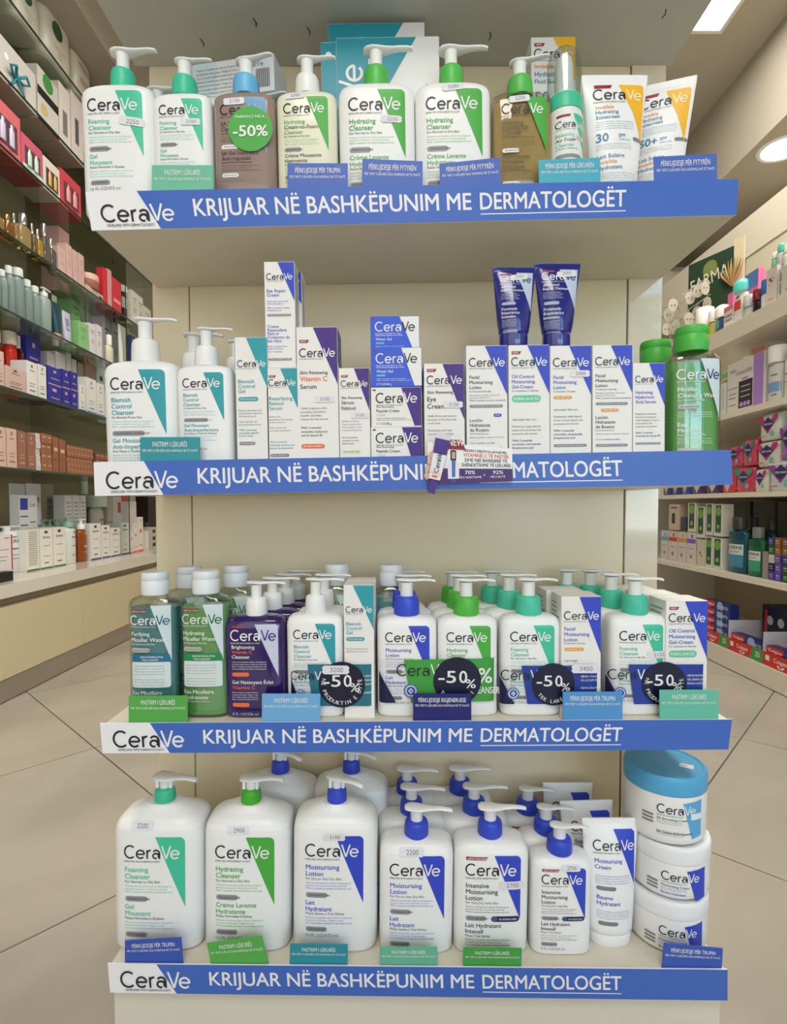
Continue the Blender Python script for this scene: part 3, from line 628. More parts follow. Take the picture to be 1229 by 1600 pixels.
eye = cart(BLUE, .58, [('Eye Repair', 1.0, .11, BLUE), ('Cream', 1.14, .11, BLUE), ('Reduces the look of dark', 1.32, .05, BLUE), ('circles and puffiness', 1.40, .05, BLUE), ('With 3 essential ceramides', 1.54, .05, BLUE), ('& hyaluronic acid', 1.62, .05, BLUE), ('#FRAGRANCE FREE', 1.72, .075, GREY, .8),
    ('Crema', 2.18, .10, BLUE), ('Reparadora', 2.30, .10, BLUE), ('Para el', 2.42, .10, BLUE), ('Contorno de', 2.54, .10, BLUE), ('los Ojos', 2.66, .10, BLUE), ('Reduce la apariencia de', 2.82, .05, BLUE), ('ojeras e hinchazon', 2.9, .05, BLUE), ('Con 3 ceramidas', 3.0, .05, BLUE), ('#SIN PERFUME', 3.2, .075, GREY, .8)], bx=.45, bb=1.3)
carton(416, 463, 409, Y1+.001, B2, 'tall white and blue eye cream carton standing on top of a short teal one', eye, d=.032, z0=zc, side=(150, 156, 170))
carton(440, 476, 424, Y1+.037, B2, 'second eye cream carton showing its blue edge behind the front one', cart(BLUE, .5, [], bx=.2), d=.03, side=(150, 156, 170))
carton(466, 530, 511, Y1, B2, 'white and purple vitamin serum carton with orange lettering', cart(PURPLE, .72, [('Skin Renewing', 1.14, .085), ('Vitamin C', 1.31, .12, ORANGE, .025), ('Serum', 1.50, .115), ('Visibly brightens while', 2.0, .052, GREY), ('providing antioxidant', 2.09, .052, GREY), ('benefits and helps', 2.18, .052, GREY), ('restore the skin barrier', 2.27, .052, GREY),
    ('With 3 essential', 2.48, .055), ('ceramides, hyaluronic', 2.58, .055), ('acid & vitamin B5', 2.67, .055), ('#10% PURE VITAMIN C', 2.86, .11, ORANGE, .58)], new=.30, bb=1.4), d=.05, stk=(.66, 1.76, .5, '3100'), side=(120, 110, 150), blk=PURPLE)
carton(531, 579, 575, Y1, B2, 'short white and purple retinol serum carton with new tag', cart(PURPLE, .60, [('Skin Renewing', 1.0, .085), ('Sérum', 1.18, .12), ('Rétinol', 1.36, .12), ('Hydrate et atténue', 1.76, .055, GREY), ("l'apparence des rides", 1.86, .055, GREY), ('et des ridules, et aide', 1.96, .055, GREY), ('à restaurer la barrière', 2.06, .055, GREY), ('Aux 3 céramides', 2.30, .055), ('essentiels et acide', 2.4, .055), ('hyaluronique', 2.5, .055), ('#PEAUX MATURES', 2.7, .10, (226, 226, 190), .62)], new=.22, bb=1.4, bx=.5), d=.036, stk=(.66, 1.55, .6, '3100'))
# stack of short cream cartons
def art_wg(L, H, pep=False):
    c = BLUE if not pep else (236, 235, 232)
    if not pep: L.rect(0, 0, 1, H, pr((52, 92, 214)), 0); L.poly([(1, H), (.86, H), (.60, 0), (1, 0)], PW, 1)
    else: L.poly([(1, H), (.86, H), (.60, 0), (1, 0)], pr(PURPLE), 1)
    L.poly([(.03, .06), (.09, .06), (.09, .03), (.03, .03)], pr((150, 30, 46)), 1)
    logo(L, .09, .30, .82, PW if not pep else PK, PK if not pep else PW, tagline=PW if not pep else PK)
    q = PW if not pep else PK
    L.text('Hydrating Hyaluronic Acid' if not pep else 'Skin Renewing', .10, .395, .034, q, bold=.015, width=.55 if not pep else .34); L.text('Water Gel' if not pep else 'Peptide Cream', .10, .485, .055, q, bold=.02)
    if H > .5: L.pill(.10, .52, .28, .56, pr((90, 190, 220)) if not pep else pr((206, 216, 226)), layer=1)
    if H > .6:
        L.text(PARA_E[0], .10, .615, .024, q, width=.6); L.text(PARA_E[2], .10, .65, .024, q, width=.68); L.text('1.7 OZ/48 g', .10, .735, .045, q)
z = None
for i, (x0, x1, yt, lb, pp, dy) in enumerate(((580, 661, 667, 'white and purple peptide cream carton at the bottom of the square stack', True, .0), (580, 659, 605, 'white and purple peptide cream carton, second from bottom of the square stack', True, .002),
        (580, 659, 543, 'blue and white water gel carton, second from top of the square stack', False, .001), (579, 655, 494, 'blue and white water gel carton on top of the square stack', False, .008))):
    t = carton(x0, x1, yt, Y1+dy, B2, lb, lambda L, H, pp=pp: art_wg(L, H, pp), d=.062, z0=z, side=(140, 150, 200) if i == 3 else None, col='square carton stack on the second shelf', mat=M((52, 92, 214), .42) if not pp else None)
    z = t.location.z+t['dims'][2]+.0006
carton(664, 727, 568, Y1, B2, 'white and purple eye cream carton behind the small promotion card', cart(PURPLE, .50, [('Skin Renewing', .74, .08), ('Eye', .93, .12), ('Cream', 1.11, .12), ('Visibly firms and reduces', 1.32, .052, GREY), ('the look of fine lines and', 1.41, .052, GREY), ("crow's feet", 1.5, .052, GREY), ('Moisturises and helps', 1.68, .052, GREY), ('restore the protective', 1.77, .052, GREY), ('With 3 essential ceramides', 1.98, .055)], new=.12, bb=1.4, bx=.46), d=.055, stk=(.72, 1.02, .5, '3100'))
def fm(name, extra, c1=BLUE, tc=INK, **k): return cart(BLUE, .50, [(s_, .80+.125*i, .085, tc) for i, s_ in enumerate(name)]+extra, bb=1.2, bx=.46, **k)
par = lambda v, c=GREY: [('Lightweight daily care', v, .05, c), ('Moisturises, helps absorb', v+.17, .05, c), ('excess oil and restore the', v+.26, .05, c), ('protective skin barrier', v+.35, .05, c), ('With 3 essential', v+.52, .055, (60, 66, 130)), ('ceramides, niacinamide,', v+.61, .055, (60, 66, 130)), ('& hyaluronic acid', v+.70, .055, (60, 66, 130)), ('#FRAGRANCE FREE & NON-COMEDOGENIC', v+.83, .07, GREY, .82)]
SUBN = [('For Normal to Dry Skin', 1.13, .04)]
LOC = [('Moisturises and helps restore the', 1.22, .04, GREY), ('protective skin barrier', 1.28, .04, GREY), ('With 3 essential ceramides, niacinamide', 1.35, .04, (60, 66, 130)), ('#FRAGRANCE FREE & NON-COMEDOGENIC', 1.44, .07, GREY, .82), ('Loción', 1.86, .085), ('Hidratante', 1.98, .085), ('de Rostro', 2.10, .085), ('Para Piel Normal a Seca', 2.17, .035), ('Hidrata y ayuda a restaurar la barrera', 2.26, .04, GREY), ('Con 3 ceramidas esenciales', 2.40, .04, (60, 66, 130)), ('#SIN PERFUME Y NO COMEDOGÉNICO', 2.50, .07, GREY, .82)]
bx1 = carton(730, 794, 540, Y1, B2, 'white and blue face lotion carton with small PM badge', fm(['Facial', 'Moisturising', 'Lotion'], SUBN+LOC+[('#PM', 1.66, .08, BLUE, .2, .66)]), d=.048)
bx2 = carton(796, 860, 539, Y1, B2, 'white and blue oil control carton with mint badge under the blue tubes', fm(['Oil Control', 'Moisturising', 'Gel-Cream'], [('For Combination to Oily Skin', 1.13, .04), ('#REBALANCES', 1.22, .17, (96, 200, 166), .72)]+par(1.84), tc=BLUE, new=.14), d=.048)
bx3 = carton(861, 925, 540, Y1, B2, 'white and blue day lotion carton with orange badge and price sticker, second shelf', fm(['Facial', 'Moisturising', 'Lotion'], SUBN+[('#AM SPF 50', 1.22, .08, (236, 160, 50), .46)]+par(1.58), tc=BLUE), d=.048, stk=(.72, .68, .5, '2400'))
carton(927, 989, 539, Y1, B2, 'white and blue face lotion carton with orange badge at its middle', fm(['Facial', 'Moisturising', 'Lotion'], SUBN+LOC+[('#AM SPF 30', 1.60, .08, (236, 160, 50), .46, .2)]), d=.048)
carton(990, 1040, 567, Y1, B2, 'narrow white and blue acid serum carton beside the green bottle', cart(BLUE, .60, [('Hydrating', .96, .10, BLUE), ('Hyaluronic', 1.11, .10, BLUE), ('Acid Serum', 1.26, .10, BLUE), ('Replenishes hydration', 1.62, .055, GREY), ('and locks in moisture,', 1.72, .055, GREY), ('while helping to restore', 1.82, .055, GREY), ('and reinforce the', 1.92, .055, GREY), ('protective skin barrier', 2.02, .055, GREY), ('With 3 essential', 2.22, .06, (60, 66, 130)), ('ceramides & vitamin B5', 2.32, .06, (60, 66, 130)), ('#FRAGRANCE FREE', 2.5, .07, GREY, .8)], bb=1.35, bx=.5), d=.036, side=(150, 156, 170))
# micellar bottles
CLR = sheet_mat('clear_plastic_shell', (236, 244, 240), 2.0)
def micellar(x0, x1, ytop, Yf, base, label, col, cap, artf, liq=None, ch_=.17, dr=.60, fill=.93, capw=.36, col2=None, rough=.08, trans=.35, extra=None):
    Wd = at(x1, base.py, Yf+.02).x-at(x0, base.py, Yf+.02).x; xc = (at(x0, base.py, Yf+.02).x+at(x1, base.py, Yf+.02).x)/2; bz, sl = base(xc); a = Wd/2; d = Wd*dr; b_ = d/2
    H = at(600, ytop, Yf+b_).z-bz; t = thing('micellar_bottle', (xc, Yf+b_, bz), 0, sl); hb = H*(1-ch_)
    B = Body([(0, a*.88, b_*.86, 3), (.004, a*.97, b_*.96, 3), (.01, a, b_, 3), (hb*.90, a, b_, 3), (hb*.94, a*.975, b_*.95, 3), (hb*.97, a*.86, b_*.86, 2.7), (hb*.985, a*.66, b_*.8, 2.4), (hb, a*.48, b_*.74, 2)], 44)
    b = MB(); B.loft(b, CLR); b.build('bottle_body', t)
    b = MB(); B.loft(b, M(col, .12, trans=.2, ior=1.33, coat=.5), shrink=Wd*.045, top=hb*fill); b.build('liquid', t)
    r = capw*a*1.0*1.35
    b = MB(); z0, z1 = hb, H
    b.lathe([(r*.98, z0), (r, z0+.002), (r, z0+(z1-z0)*.62), (r*.985, z0+(z1-z0)*.63), (r*.985, z0+(z1-z0)*.65), (r, z0+(z1-z0)*.66), (r*.98, z1-.003), (r*.92, z1)], cap, n=36); b.build('flip_cap', t)
    L = Lab(B.front, -a, hb*.93, Wd, .07); artf(L); L.build(t); t['dims'] = (Wd, d, H)
    tag(t, label, 'bottle'); return t
def art_mic(names, fr, c, badge=None, vec=None, vol=None):
    def f(L):
        L.poly([(.90, 1.12), (.52, .02), (.90, .02)], pr((206, 222, 226)), 1)
        if badge: L.poly([(.12, .155), (.42, .155), (.45, .10), (.12, .10)], pr((150, 30, 46)), 1); L.text('NEW·NOUVEAU', .14, .148, .03, PW, bold=.01)
        logo(L, .10, .40, .78, PW, pr(vec or c), tagline=PW, wt=.12)
        for i, s_ in enumerate(names): L.text(s_, .12, .62+.115*i, .08, PW, bold=.02)
        L.text('For Normal to Oily Skin', .12, .80, .035, PW); v = .86
        L.pill(.12, v, .50, v+.085, M((190, 190, 186), .3), layer=1); L.text('FRAGRANCE FREE', .16, v+.06, .03, PK)
        v += .13
        if badge:
            L.pill(.12, v, .88, v+.16, pr(badge), r=.05, layer=1); L.text('SMOOTHING PHA', .30, v+.07, .04, PW, bold=.015); L.text('PHA LISSANT', .34, v+.13, .04, PW, bold=.015)
            L.pill(.12, v+.15, .88, v+.66, pr((214, 226, 226)), r=.04, layer=2)
            for i in range(7): L.text((PARA_E+PARA_F)[i % 6], .17, v+.24+.055*i+(.05 if i > 3 else 0), .028, PG, width=.6, layer=3)
            v += .80
        else:
            for i in range(3): L.text(PARA_E[i], .12, v+.03+.04*i, .025, PW, width=.62)
            v += .28
        for i, s_ in enumerate(fr): L.text(s_, .12, v+.11*i, .078, PW, bold=.02)
        L.text('Peaux Normales à Sèches', .12, v+.17, .035, PW)
        if not badge:
            for i in range(3): L.text(PARA_F[i], .12, v+.24+.04*i, .025, PW, width=.62)
            L.pill(.12, v+.40, .50, v+.475, M((190, 190, 186), .3), layer=1)
        if vol: L.text(vol, .12, v+(.62 if not badge else .42), .06, PW)
    return f
gm = micellar(1040, 1122, 513, .716, B2, 'clear green micellar water bottle with green cap, right end of second shelf', (104, 190, 84), cm((78, 184, 74)), art_mic(['Micellar', 'Cleansing Water'], ['Eau', 'Micellaire'], (40, 60, 110), vol='10 FL OZ/295 ml'), ch_=.175, capw=.44, dr=.6)
clone(gm, (gm.location.x-.018, gm.location.y+.062, B2(gm.location.x-.018)[0]), 'green micellar water bottle standing behind the front one, only its cap in view', None, ('label',))
# dark tubes standing on the cartons
def art_oint(L):
    L.poly([(.87, .98), (.54, .06), (.93, .06)], pr((190, 204, 226)), 1); L.poly([(.17, .115), (.42, .115), (.44, .085), (.17, .085)], pr((190, 60, 60)), 1)
    logo(L, .16, .30, .72, PW, pr(NAVY), tagline=PW)
    for i, s_ in enumerate(['Advanced', 'Repair Ointment']): L.text(s_, .18, .44+.085*i, .06, PW, bold=.018)
    for i in range(4): L.text(PARA_E[i % 3], .18, .59+.04*i, .024, PW, width=.36+.05*(i % 2))
    L.pill(.19, .78, .50, .85, pr((170, 176, 196)), layer=1)
    for i, s_ in enumerate(['Pommade', 'Réparatrice', 'Intensive']): L.text(s_, .19, .97+.09*i, .062, PW, bold=.018)
    for i in range(5): L.text(PARA_F[i % 3], .20, 1.21+.035*i, .022, PW, width=.3)
    L.pill(.22, 1.42, .54, 1.49, pr((170, 176, 196)), layer=1); L.text('1.7 OZ/48 g', .22, 1.66, .04, PW)
NB = M((24, 34, 128), .16, coat=.8); bz2 = lambda b_: b_.location.z+b_['dims'][2]+.0012
tube(768, 836, 410, .722, B2, 'dark blue ointment tube standing on cartons, left one of the pair', art_oint, capm=NB, body=NB, xb=(781, 829), z0=bz2(bx2), stk=(.60, .17, .42, '2000', .12), d=.030, capf=.17)
tube(837, 911, 404, .722, B2, 'dark blue ointment tube standing on cartons, right one of the pair', art_oint, capm=NB, body=NB, xb=(850, 896), z0=bz2(bx3), stk=(.68, .16, .42, '2000', .12), d=.030, capf=.17)
# promotion card with tube
def promo():
    Y = .692; P = [at(x, y, Y) for x, y in ((668, 757), (800, 752), (800, 701), (668, 690))]; o_ = P[0].copy()
    t = thing('promotion_card', o_); b = MB(); b.hexa([tuple(q-o_) for q in P]+[tuple(q-o_+Vector((0, .001, 0))) for q in P], pr((240, 240, 238))); b.build('card', t)
    def mp(u, v, e, P=P): v = -v; q = P[3].lerp(P[2], u).lerp(P[0].lerp(P[1], u), v)-o_; return (q.x, q.y-e, q.z)
    L = Lab(mp, 0, 0, 1, scv=1, um=.107, vm=.047); L.rect(0, .62, 1, 1, pr((72, 34, 110)), 1)
    for s_, v, c, w in (('LËKURA E ZBEHTË KA NEVOJË PËR...', .18, INK, .52), ('VITAMINË C TË PASTËR', .31, (206, 72, 40), .54), ('DHE NJË BARRIERË TË', .44, INK, .50), ('SHËNDETSHME TË LËKURËS', .57, INK, .58)): L.text(s_, .69, v, .07 if v < .2 else .095, pr(c), width=w, al=.5, bold=.02)
    L.text('70%', .50, .77, .10, PW, al=.5, width=.12, bold=.02); L.text('MË E NDRITSHME', .50, .88, .06, PW, al=.5, width=.27); L.text('&', .67, .82, .06, PW, al=.5, width=.02)
    L.text('92%', .83, .77, .10, PW, al=.5, width=.12, bold=.02); L.text('MË E BUTË', .83, .88, .06, PW, al=.5, width=.17)
    # printed figure in a white coat
    L.pill(.268, .16, .336, .46, pr((40, 30, 30)), r=.03, layer=2); L.pill(.284, .20, .324, .38, pr((206, 160, 136)), r=.02, layer=3)
    L.poly([(.24, .88), (.37, .88), (.372, .50), (.345, .42), (.265, .42), (.235, .50)], pr((226, 226, 236)), 2.5); L.poly([(.285, .84), (.325, .84), (.328, .42), (.282, .42)], pr((70, 110, 180)), 3)
    L.poly([(.28, .98), (.30, .98), (.305, .84), (.275, .84)], pr((60, 80, 140)), 2); L.poly([(.315, .98), (.335, .98), (.335, .84), (.305, .84)], pr((60, 80, 140)), 2)
    L.build(t, 'printed_front')
    b = MB(); q = [at(x, y, Y-.0012)-o_ for x, y in ((694, 701), (727, 703), (721, 687), (696, 686))]; b.hexa([tuple(x) for x in q]+[tuple(x+Vector((0, .001, 0))) for x in q], pr((140, 24, 38)))
    K = Lab(lambda x, z, e: (x, q[0].y-e, z), q[0].x, q[0].z, .0165/1.0); K.text('NEW', .28, -.22, .55, PW, width=1.2, bold=.02, layer=2); b.build('new_tag', t); K.build(t, 'lettering')
    # cut-out tube picture leaning across the left end, with printed finger tips
    c = at(684, 722, Y-.003)-o_; b = MB(); an = radians(-12)
    def R_(x, z): return (c.x+x*cos(an)-z*sin(an)*-1*-1, c.z+x*sin(an)+z*cos(an))
    def quad(x0, x1, z0, z1, m, e=0., tx=1.):
        p = [R_(x0*tx, z0), R_(x1*tx, z0), R_(x1, z1), R_(x0, z1)]; b.hexa([(x, c.y-e, z) for x, z in p]+[(x, c.y+.001-e, z) for x, z in p], m)
    for i in range(4): x, z = R_(-.0085, .008-.009*i); b.lathe([(.0045, 0), (.0045, .001)], pr((214, 170, 150)), n=10) if False else b.add([(x+.0052*cos(2*pi*k/12), c.y+.0008, z+.0042*sin(2*pi*k/12)) for k in range(12)], [tuple(range(12))], pr((214, 170, 150)))
    quad(-.0095, .0095, .029, .036, pr((214, 210, 220)), 0); quad(-.0095, .0095, -.014, .029, pr(PURPLE), 0, .8); quad(-.0085, .0085, -.022, .010, pr((230, 228, 236)), .0012, .85); quad(-.0045, .0045, -.040, -.022, pr(PURPLE), 0)
    K = Lab(lambda x, z, e: (R_(x, z)[0], c.y-.0014-e, R_(x, z)[1]), 0, 0, .01); logo(K, .30, 1.3, 2.5, PK, PK, rot=True, wt=.13); K.text('Vitamin C', -.6, 1.5, .22, pr(ORANGE), bold=.02); K.pill(-.45, 1.7, .35, 1.95, pr(ORANGE), layer=1); K.build(t, 'tube_print')
    b.build('tube_cutout', t); tag(t, 'small white and purple promotion card with cut-out tube clipped on second strip', 'card')
promo()
# ------------------------------------------------------------------ third shelf
B3 = BASE[3]; Y3 = .715; CWH = M((226, 232, 236), .25, name='cap_white')
m1 = micellar(207, 284, 893, Y3, B3, 'blue purifying micellar water bottle, leftmost on the third shelf', (92, 160, 170), CWH, art_mic(['Purifying', 'Micellar Water'], ['Eau Micellaire', 'Purifiante'], (30, 90, 130), badge=(30, 110, 150), vec=(30, 90, 130)), ch_=.155, capw=.40)
m2 = micellar(286, 363, 891, Y3, B3, 'green hydrating micellar water bottle with white cap, second on the third shelf', (128, 190, 116), CWH, art_mic(['Hydrating', 'Micellar Water'], ['Eau Micellaire', 'Hydratante'], (30, 110, 60), badge=(30, 140, 80), vec=(20, 100, 50)), ch_=.155, capw=.40)
rear(m1, .022, .064, B3, 'blue micellar water bottle behind the front blue one', ())
rear(m2, .022, .064, B3, 'green micellar water bottle behind the front green one', ())
rear(m2, .168, .072, B3, 'green micellar bottle at the back between purple and white bottles', ())
rear(m1, .316, .072, B3, 'blue micellar bottle at the back behind the blemish gel carton', ('label',))
def art_pur(L):
    L.poly([(.92, .95), (.52, .04), (.88, .04), (.92, .08)], pr((200, 206, 226)), 1); L.poly([(.125, .10), (.33, .10), (.35, .065), (.125, .065)], pr((170, 50, 50)), 1)
    logo(L, .10, .32, .78, PW, pr(PURPLE), tagline=PW)
    for i, (s_, c) in enumerate((('Brightening', WHITE), ('Vitamin C', ORANGE), ('Cleanser', WHITE))): L.text(s_, .12, .46+.085*i, .064, pr(c), bold=.018)
    for i in range(4): L.text(PARA_E[i % 3], .12, .70+.04*i, .024, PW, width=.6)
    L.pill(.12, .87, .42, .94, pr(ORANGE), layer=1)
    for i, (s_, c) in enumerate((('Gel Nettoyant Éclat', WHITE), ('Vitamine C', ORANGE))): L.text(s_, .12, 1.07+.09*i, .064, pr(c), bold=.018)
    for i in range(4): L.text(PARA_F[i % 3], .12, 1.23+.04*i, .024, PW, width=.45)
    L.pill(.12, 1.40, .42, 1.47, pr(ORANGE), layer=1); L.text('8 FL OZ/236 ml', .12, 1.62, .05, pr((190, 190, 210)))
PB = M((46, 20, 100), .12, trans=.15, coat=.8)
q = pump_bottle(356, 449, 908, Y3, B3, 'dark purple vitamin cleanser bottle with white pump, front one', art_pur, body=PB, ang=0, dr=.5, bh=.755, rc=.175)
for i, nm in enumerate(('second', 'third', 'fourth')): rear(q, .010*(i+1)+.002, .0425*(i+1), B3, 'dark purple bottle, %s from the front of its column' % nm)
q = pump_bottle(451, 538, 903, Y3, B3, 'white blemish cleanser bottle with teal corner, front one on the third shelf', A_(TEAL, BC, BF, vol='', **bl), ang=0, dr=.55, bh=.75, rc=.185, hw=1.04)
rear(q, .006, .046, B3, 'white blemish cleanser bottle behind the front one, third shelf')
c1 = carton(538, 585, 914, Y3, B3, 'white and teal blemish gel carton on the third shelf, front one', cart(TEAL, .92, [('Blemish', 1.36, .12, TEAL), ('Control', 1.51, .12, TEAL), ('Gel', 1.66, .12, TEAL), ('#WITH AHA & BHA', 1.76, .13, TEAL, .62), ('Reduces blemishes and', 2.18, .055, GREY), ('imperfections, improves', 2.27, .055, GREY), ('1.35 FL OZ/40 ml', 4.1, .075, GREY)], bx=.30, bb=1.5), d=.038)
x = c1.location.x+.001; clone(c1, (x, c1.location.y+.040, B3(x)[0]), 'blemish gel carton standing behind the front one, third shelf', None, ('label',))
vb = '8 FL OZ/236 ml'; so = dict(sub=sub_o, fsub=fs_o, vol=vb)
q = pump_bottle(590, 682, 904, Y3, B3, 'white moisturising lotion bottle with blue collar, front one on the third shelf', A_(BLUE, MO, MOF, vol=vb, sub='For Dry to Very Dry Skin'), cc=cm((54, 78, 206)), ang=0, dr=.56, bh=.74, rc=.215)
rear(q, -.002, .046, B3, 'blue collared lotion bottle, second from the front of its column, third shelf'); rear(q, -.008, .092, B3, 'blue collared lotion bottle, third from the front of its column, third shelf')
q = pump_bottle(683, 775, 904, Y3, B3, 'white hydrating cleanser bottle with green collar, front one on the third shelf', A_(GREEN, HY, HYF, vol=vb), cc=cm((82, 184, 66)), ang=0, dr=.56, bh=.74, rc=.215)
for i, nm in enumerate(('second', 'third')): rear(q, -.004*(i+1), .046*(i+1), B3, 'green collared cleanser bottle, %s from the front of its column, third shelf' % nm)
q = pump_bottle(780, 872, 903, Y3, B3, 'white foaming cleanser bottle with mint collar left of the day lotion carton', A_(MINT, FO, FOF, **so), cc=cm((74, 196, 166)), ang=0, dr=.56, bh=.74, rc=.215)
for i, nm in enumerate(('second', 'third')): rear(q, -.016*(i+1), .046*(i+1), B3, 'mint collared bottle, %s from the front of the left mint column' % nm)
rear(q, .083, .10, B3, 'mint collared bottle alone at the back, behind the day lotion cartons')
c2 = carton(877, 939, 932, Y3, B3, 'white and blue day lotion carton on the third shelf, front one', cart(BLUE, .58, [('Facial', .86, .095, BLUE), ('Moisturising', 1.0, .095, BLUE), ('Lotion', 1.14, .095, BLUE), ('For Normal to Dry Skin', 1.21, .04), ('#AM SPF 50', 1.30, .09, (236, 160, 50), .5), ('Lightweight', 1.66, .055, GREY), ('8 FL OZ', 2.7, .06, GREY)], bx=.45, bb=1.45), d=.046, side=(120, 130, 150))
x = c2.location.x-.006; clone(c2, (x, c2.location.y+.049, B3(x)[0]), 'day lotion carton behind the front one, third shelf', None, ('label',))
q = pump_bottle(946, 1037, 902, Y3, B3, 'white foaming cleanser bottle with mint collar left of the oil control carton', A_(MINT, FO, FOF, **so), cc=cm((74, 196, 166)), ang=0, dr=.56, bh=.74, rc=.215, stk=(.80, .60, .40, '2150'))
for i, nm in enumerate(('second', 'third')): rear(q, -.013*(i+1), .046*(i+1), B3, 'mint collared bottle, %s from the front of the right mint column' % nm)
c3 = carton(1040, 1105, 939, Y3, B3, 'white and blue oil control carton at the right end of the third shelf', cart(BLUE, .50, [('Oil Control', .76, .095, BLUE), ('Moisturising', .90, .095, BLUE), ('Gel-Cream', 1.04, .095, BLUE), ('For Combination to Oily Skin', 1.12, .04), ('#REBALANCES', 1.20, .17, (96, 200, 166), .68)], bx=.45, bb=1.4, new=.13), d=.048, side=(120, 160, 150))
for i, nm in enumerate(('second', 'third')):
    x = c3.location.x-.010*(i+1); clone(c3, (x, c3.location.y+.051*(i+1), B3(x)[0]), 'oil control carton, %s from the front, right end of third shelf' % nm, None, ('label',))
# discount sleeves round the bundled pairs
film = sheet_mat('clear_film', (250, 250, 252), .35, .15)
def sleeve(x0, x1, y0, y1, label, c, cn, split, blue2=None, cx=None, txt='TEK LARËSI', right=(), skew=.0, lt=True):
    Y = Y3-.0016; P0 = at(x0, y1, Y); P1 = at(x1, y0, Y); w, h = P1.x-P0.x, P1.z-P0.z
    t = thing('discount_sleeve', (P0.x, Y, P0.z)); b = MB()
    prof = [(.0008, .034), (0, .010), (.0035, .002), (.009, 0), (w-.009, 0), (w-.0035, .002), (w, .010), (w-.0008, .034)]
    def yy(x):
        for (a, b1), (c_, d_) in zip(prof[1:], prof[2:]):
            if a <= x <= c_: return b1+(d_-b1)*(x-a)/(c_-a)
        return .01
    b.loft([[(x, y, z) for x, y in prof] for z in (0, h)], film, False, False, False, closed=False); b.build('clear_film', t)
    L = Lab(lambda x, z, e: (x, yy(max(0, min(w, x)))-e, z), 0, h, w, .02, h)
    L.poly([(.01, 1), (.155, 1), (.01, .28)], pr((16, 20, 70)), 1)
    L.poly([(.28, 1), (.995, 1+skew), (.995, skew), (.10 if cn else .22, 0)][0:4], pr(c), 1)
    hw = .42; hh = hw/4.2
    u0 = .02 if x0 != 590 else .16
    for k_, (st, cc) in enumerate([(s_, PK) for s_ in LOGO1]+[(s_, PW) for s_ in LOGO2]):
        n = len(st); Lp, Rp = [], []
        for i, p in enumerate(st):
            a, c2_ = st[max(i-1, 0)], st[min(i+1, n-1)]; dx_, dy_ = c2_[0]-a[0], c2_[1]-a[1]; l = math.hypot(dx_, dy_)
            Lp.append((p[0]-dy_/l*.055, p[1]+dx_/l*.055)); Rp.append((p[0]+dy_/l*.055, p[1]-dx_/l*.055))
        L.n = 6+.1*k_; L.b.add([L.P(u0+xx*hh, .37-y_*hh*w/h) for xx, y_ in Lp+Rp], [(i, i+1, n+i+1, n+i) for i in range(n-1)], cc)
    # round endorsement mark
    for r, cc, ly in ((.060, (90, 110, 170), 3), (.047, (226, 230, 240), 4), (.038, (52, 84, 170), 5)): L.poly([(u0+.12+r*cos(2*pi*k/24), .72+r*w/h*sin(2*pi*k/24)) for k in range(24)], pr(cc), ly)
    L.rect(u0+.10, .70, u0+.14, .74, PW, 6); L.rect(u0+.113, .66, u0+.127, .78, PW, 6)
    for i, s_ in enumerate(right): L.text(s_, .80, .30+.10*i, .05, PW, width=.16, bold=.01, layer=4)
    L.build(t, 'printed_band')
    r = h*.55; K = Lab(lambda x, z, e: (x, -.0012-e, z), w*cx, h*.52, r); K.disc(0, 0, 1, pr((16, 18, 50)), 1, 40)
    K.text('-5', -.42, .08, .52, PW, al=.5, bold=.02, width=.72, layer=3); K.text('0', .25, .08, .52, PW, al=.5, bold=.02, width=.32, layer=3); K.text('%', .56, .30, .38, PW, al=.5, bold=.02, width=.42, layer=3)
    n = len(txt)
    for i, c_ in enumerate(txt):
        a = radians(-90+(i-(n-1)/2)*11.5); K.text(c_, .88*cos(a), -.88*sin(a), .17, PW, al=.5, rot=a+pi/2, layer=3, bold=.01)
    K.build(t, 'discount_sticker'); tag(t, label, 'sleeve', 'printed discount sleeves'); return t
sl1 = sleeve(451, 585, 1038, 1103, 'teal printed discount sleeve round a blemish bottle and carton', (36, 112, 132), 0, .4, cx=.62, txt='NË PRODUKTIN E DYTË', right=('GEL ZA NEGU', 'TRETMAN', 'NEPRAVILNOSTI', '', 'BIORAZGRADIVI'))
sl2 = sleeve(590, 775, 1031, 1098, 'green printed discount sleeve round two white bottles, middle of third shelf', (66, 156, 66), 0, .4, cx=.67, skew=-.04)
sl3 = sleeve(779, 939, 1040, 1100, 'dark blue discount sleeve with price sticker over a day lotion carton', (34, 60, 150), 0, .4, cx=.53, right=('NJEGA I TUGA', 'ZA LICE SPF 50', '', 'PJENUŠAVI'))
sl4 = sleeve(946, 1105, 1038, 1100, 'dark blue discount sleeve at the right end of the third shelf', (34, 60, 150), 0, .4, cx=.57, txt='NË PRODUKTIN E DYTË', right=('HIDRATANTNA', 'GEL KREMA ZA', 'MASNU KOŽU', '', 'PJENUŠAVI'))
for s_, u, v, tx in ((sl1, .55, .9, '3200'), (sl3, .83, .88, '3450')):
    wz = {0: 0}; w_ = (at(585, 1070, Y3).x-at(451, 1070, Y3).x) if s_ is sl1 else (at(939, 1070, Y3).x-at(779, 1070, Y3).x)
    K = Lab(lambda x, z, e: (x, -.002-e, z), w_*u, .054*v, .04); sticker(K, 0, 0, .9, tx, parent=s_)
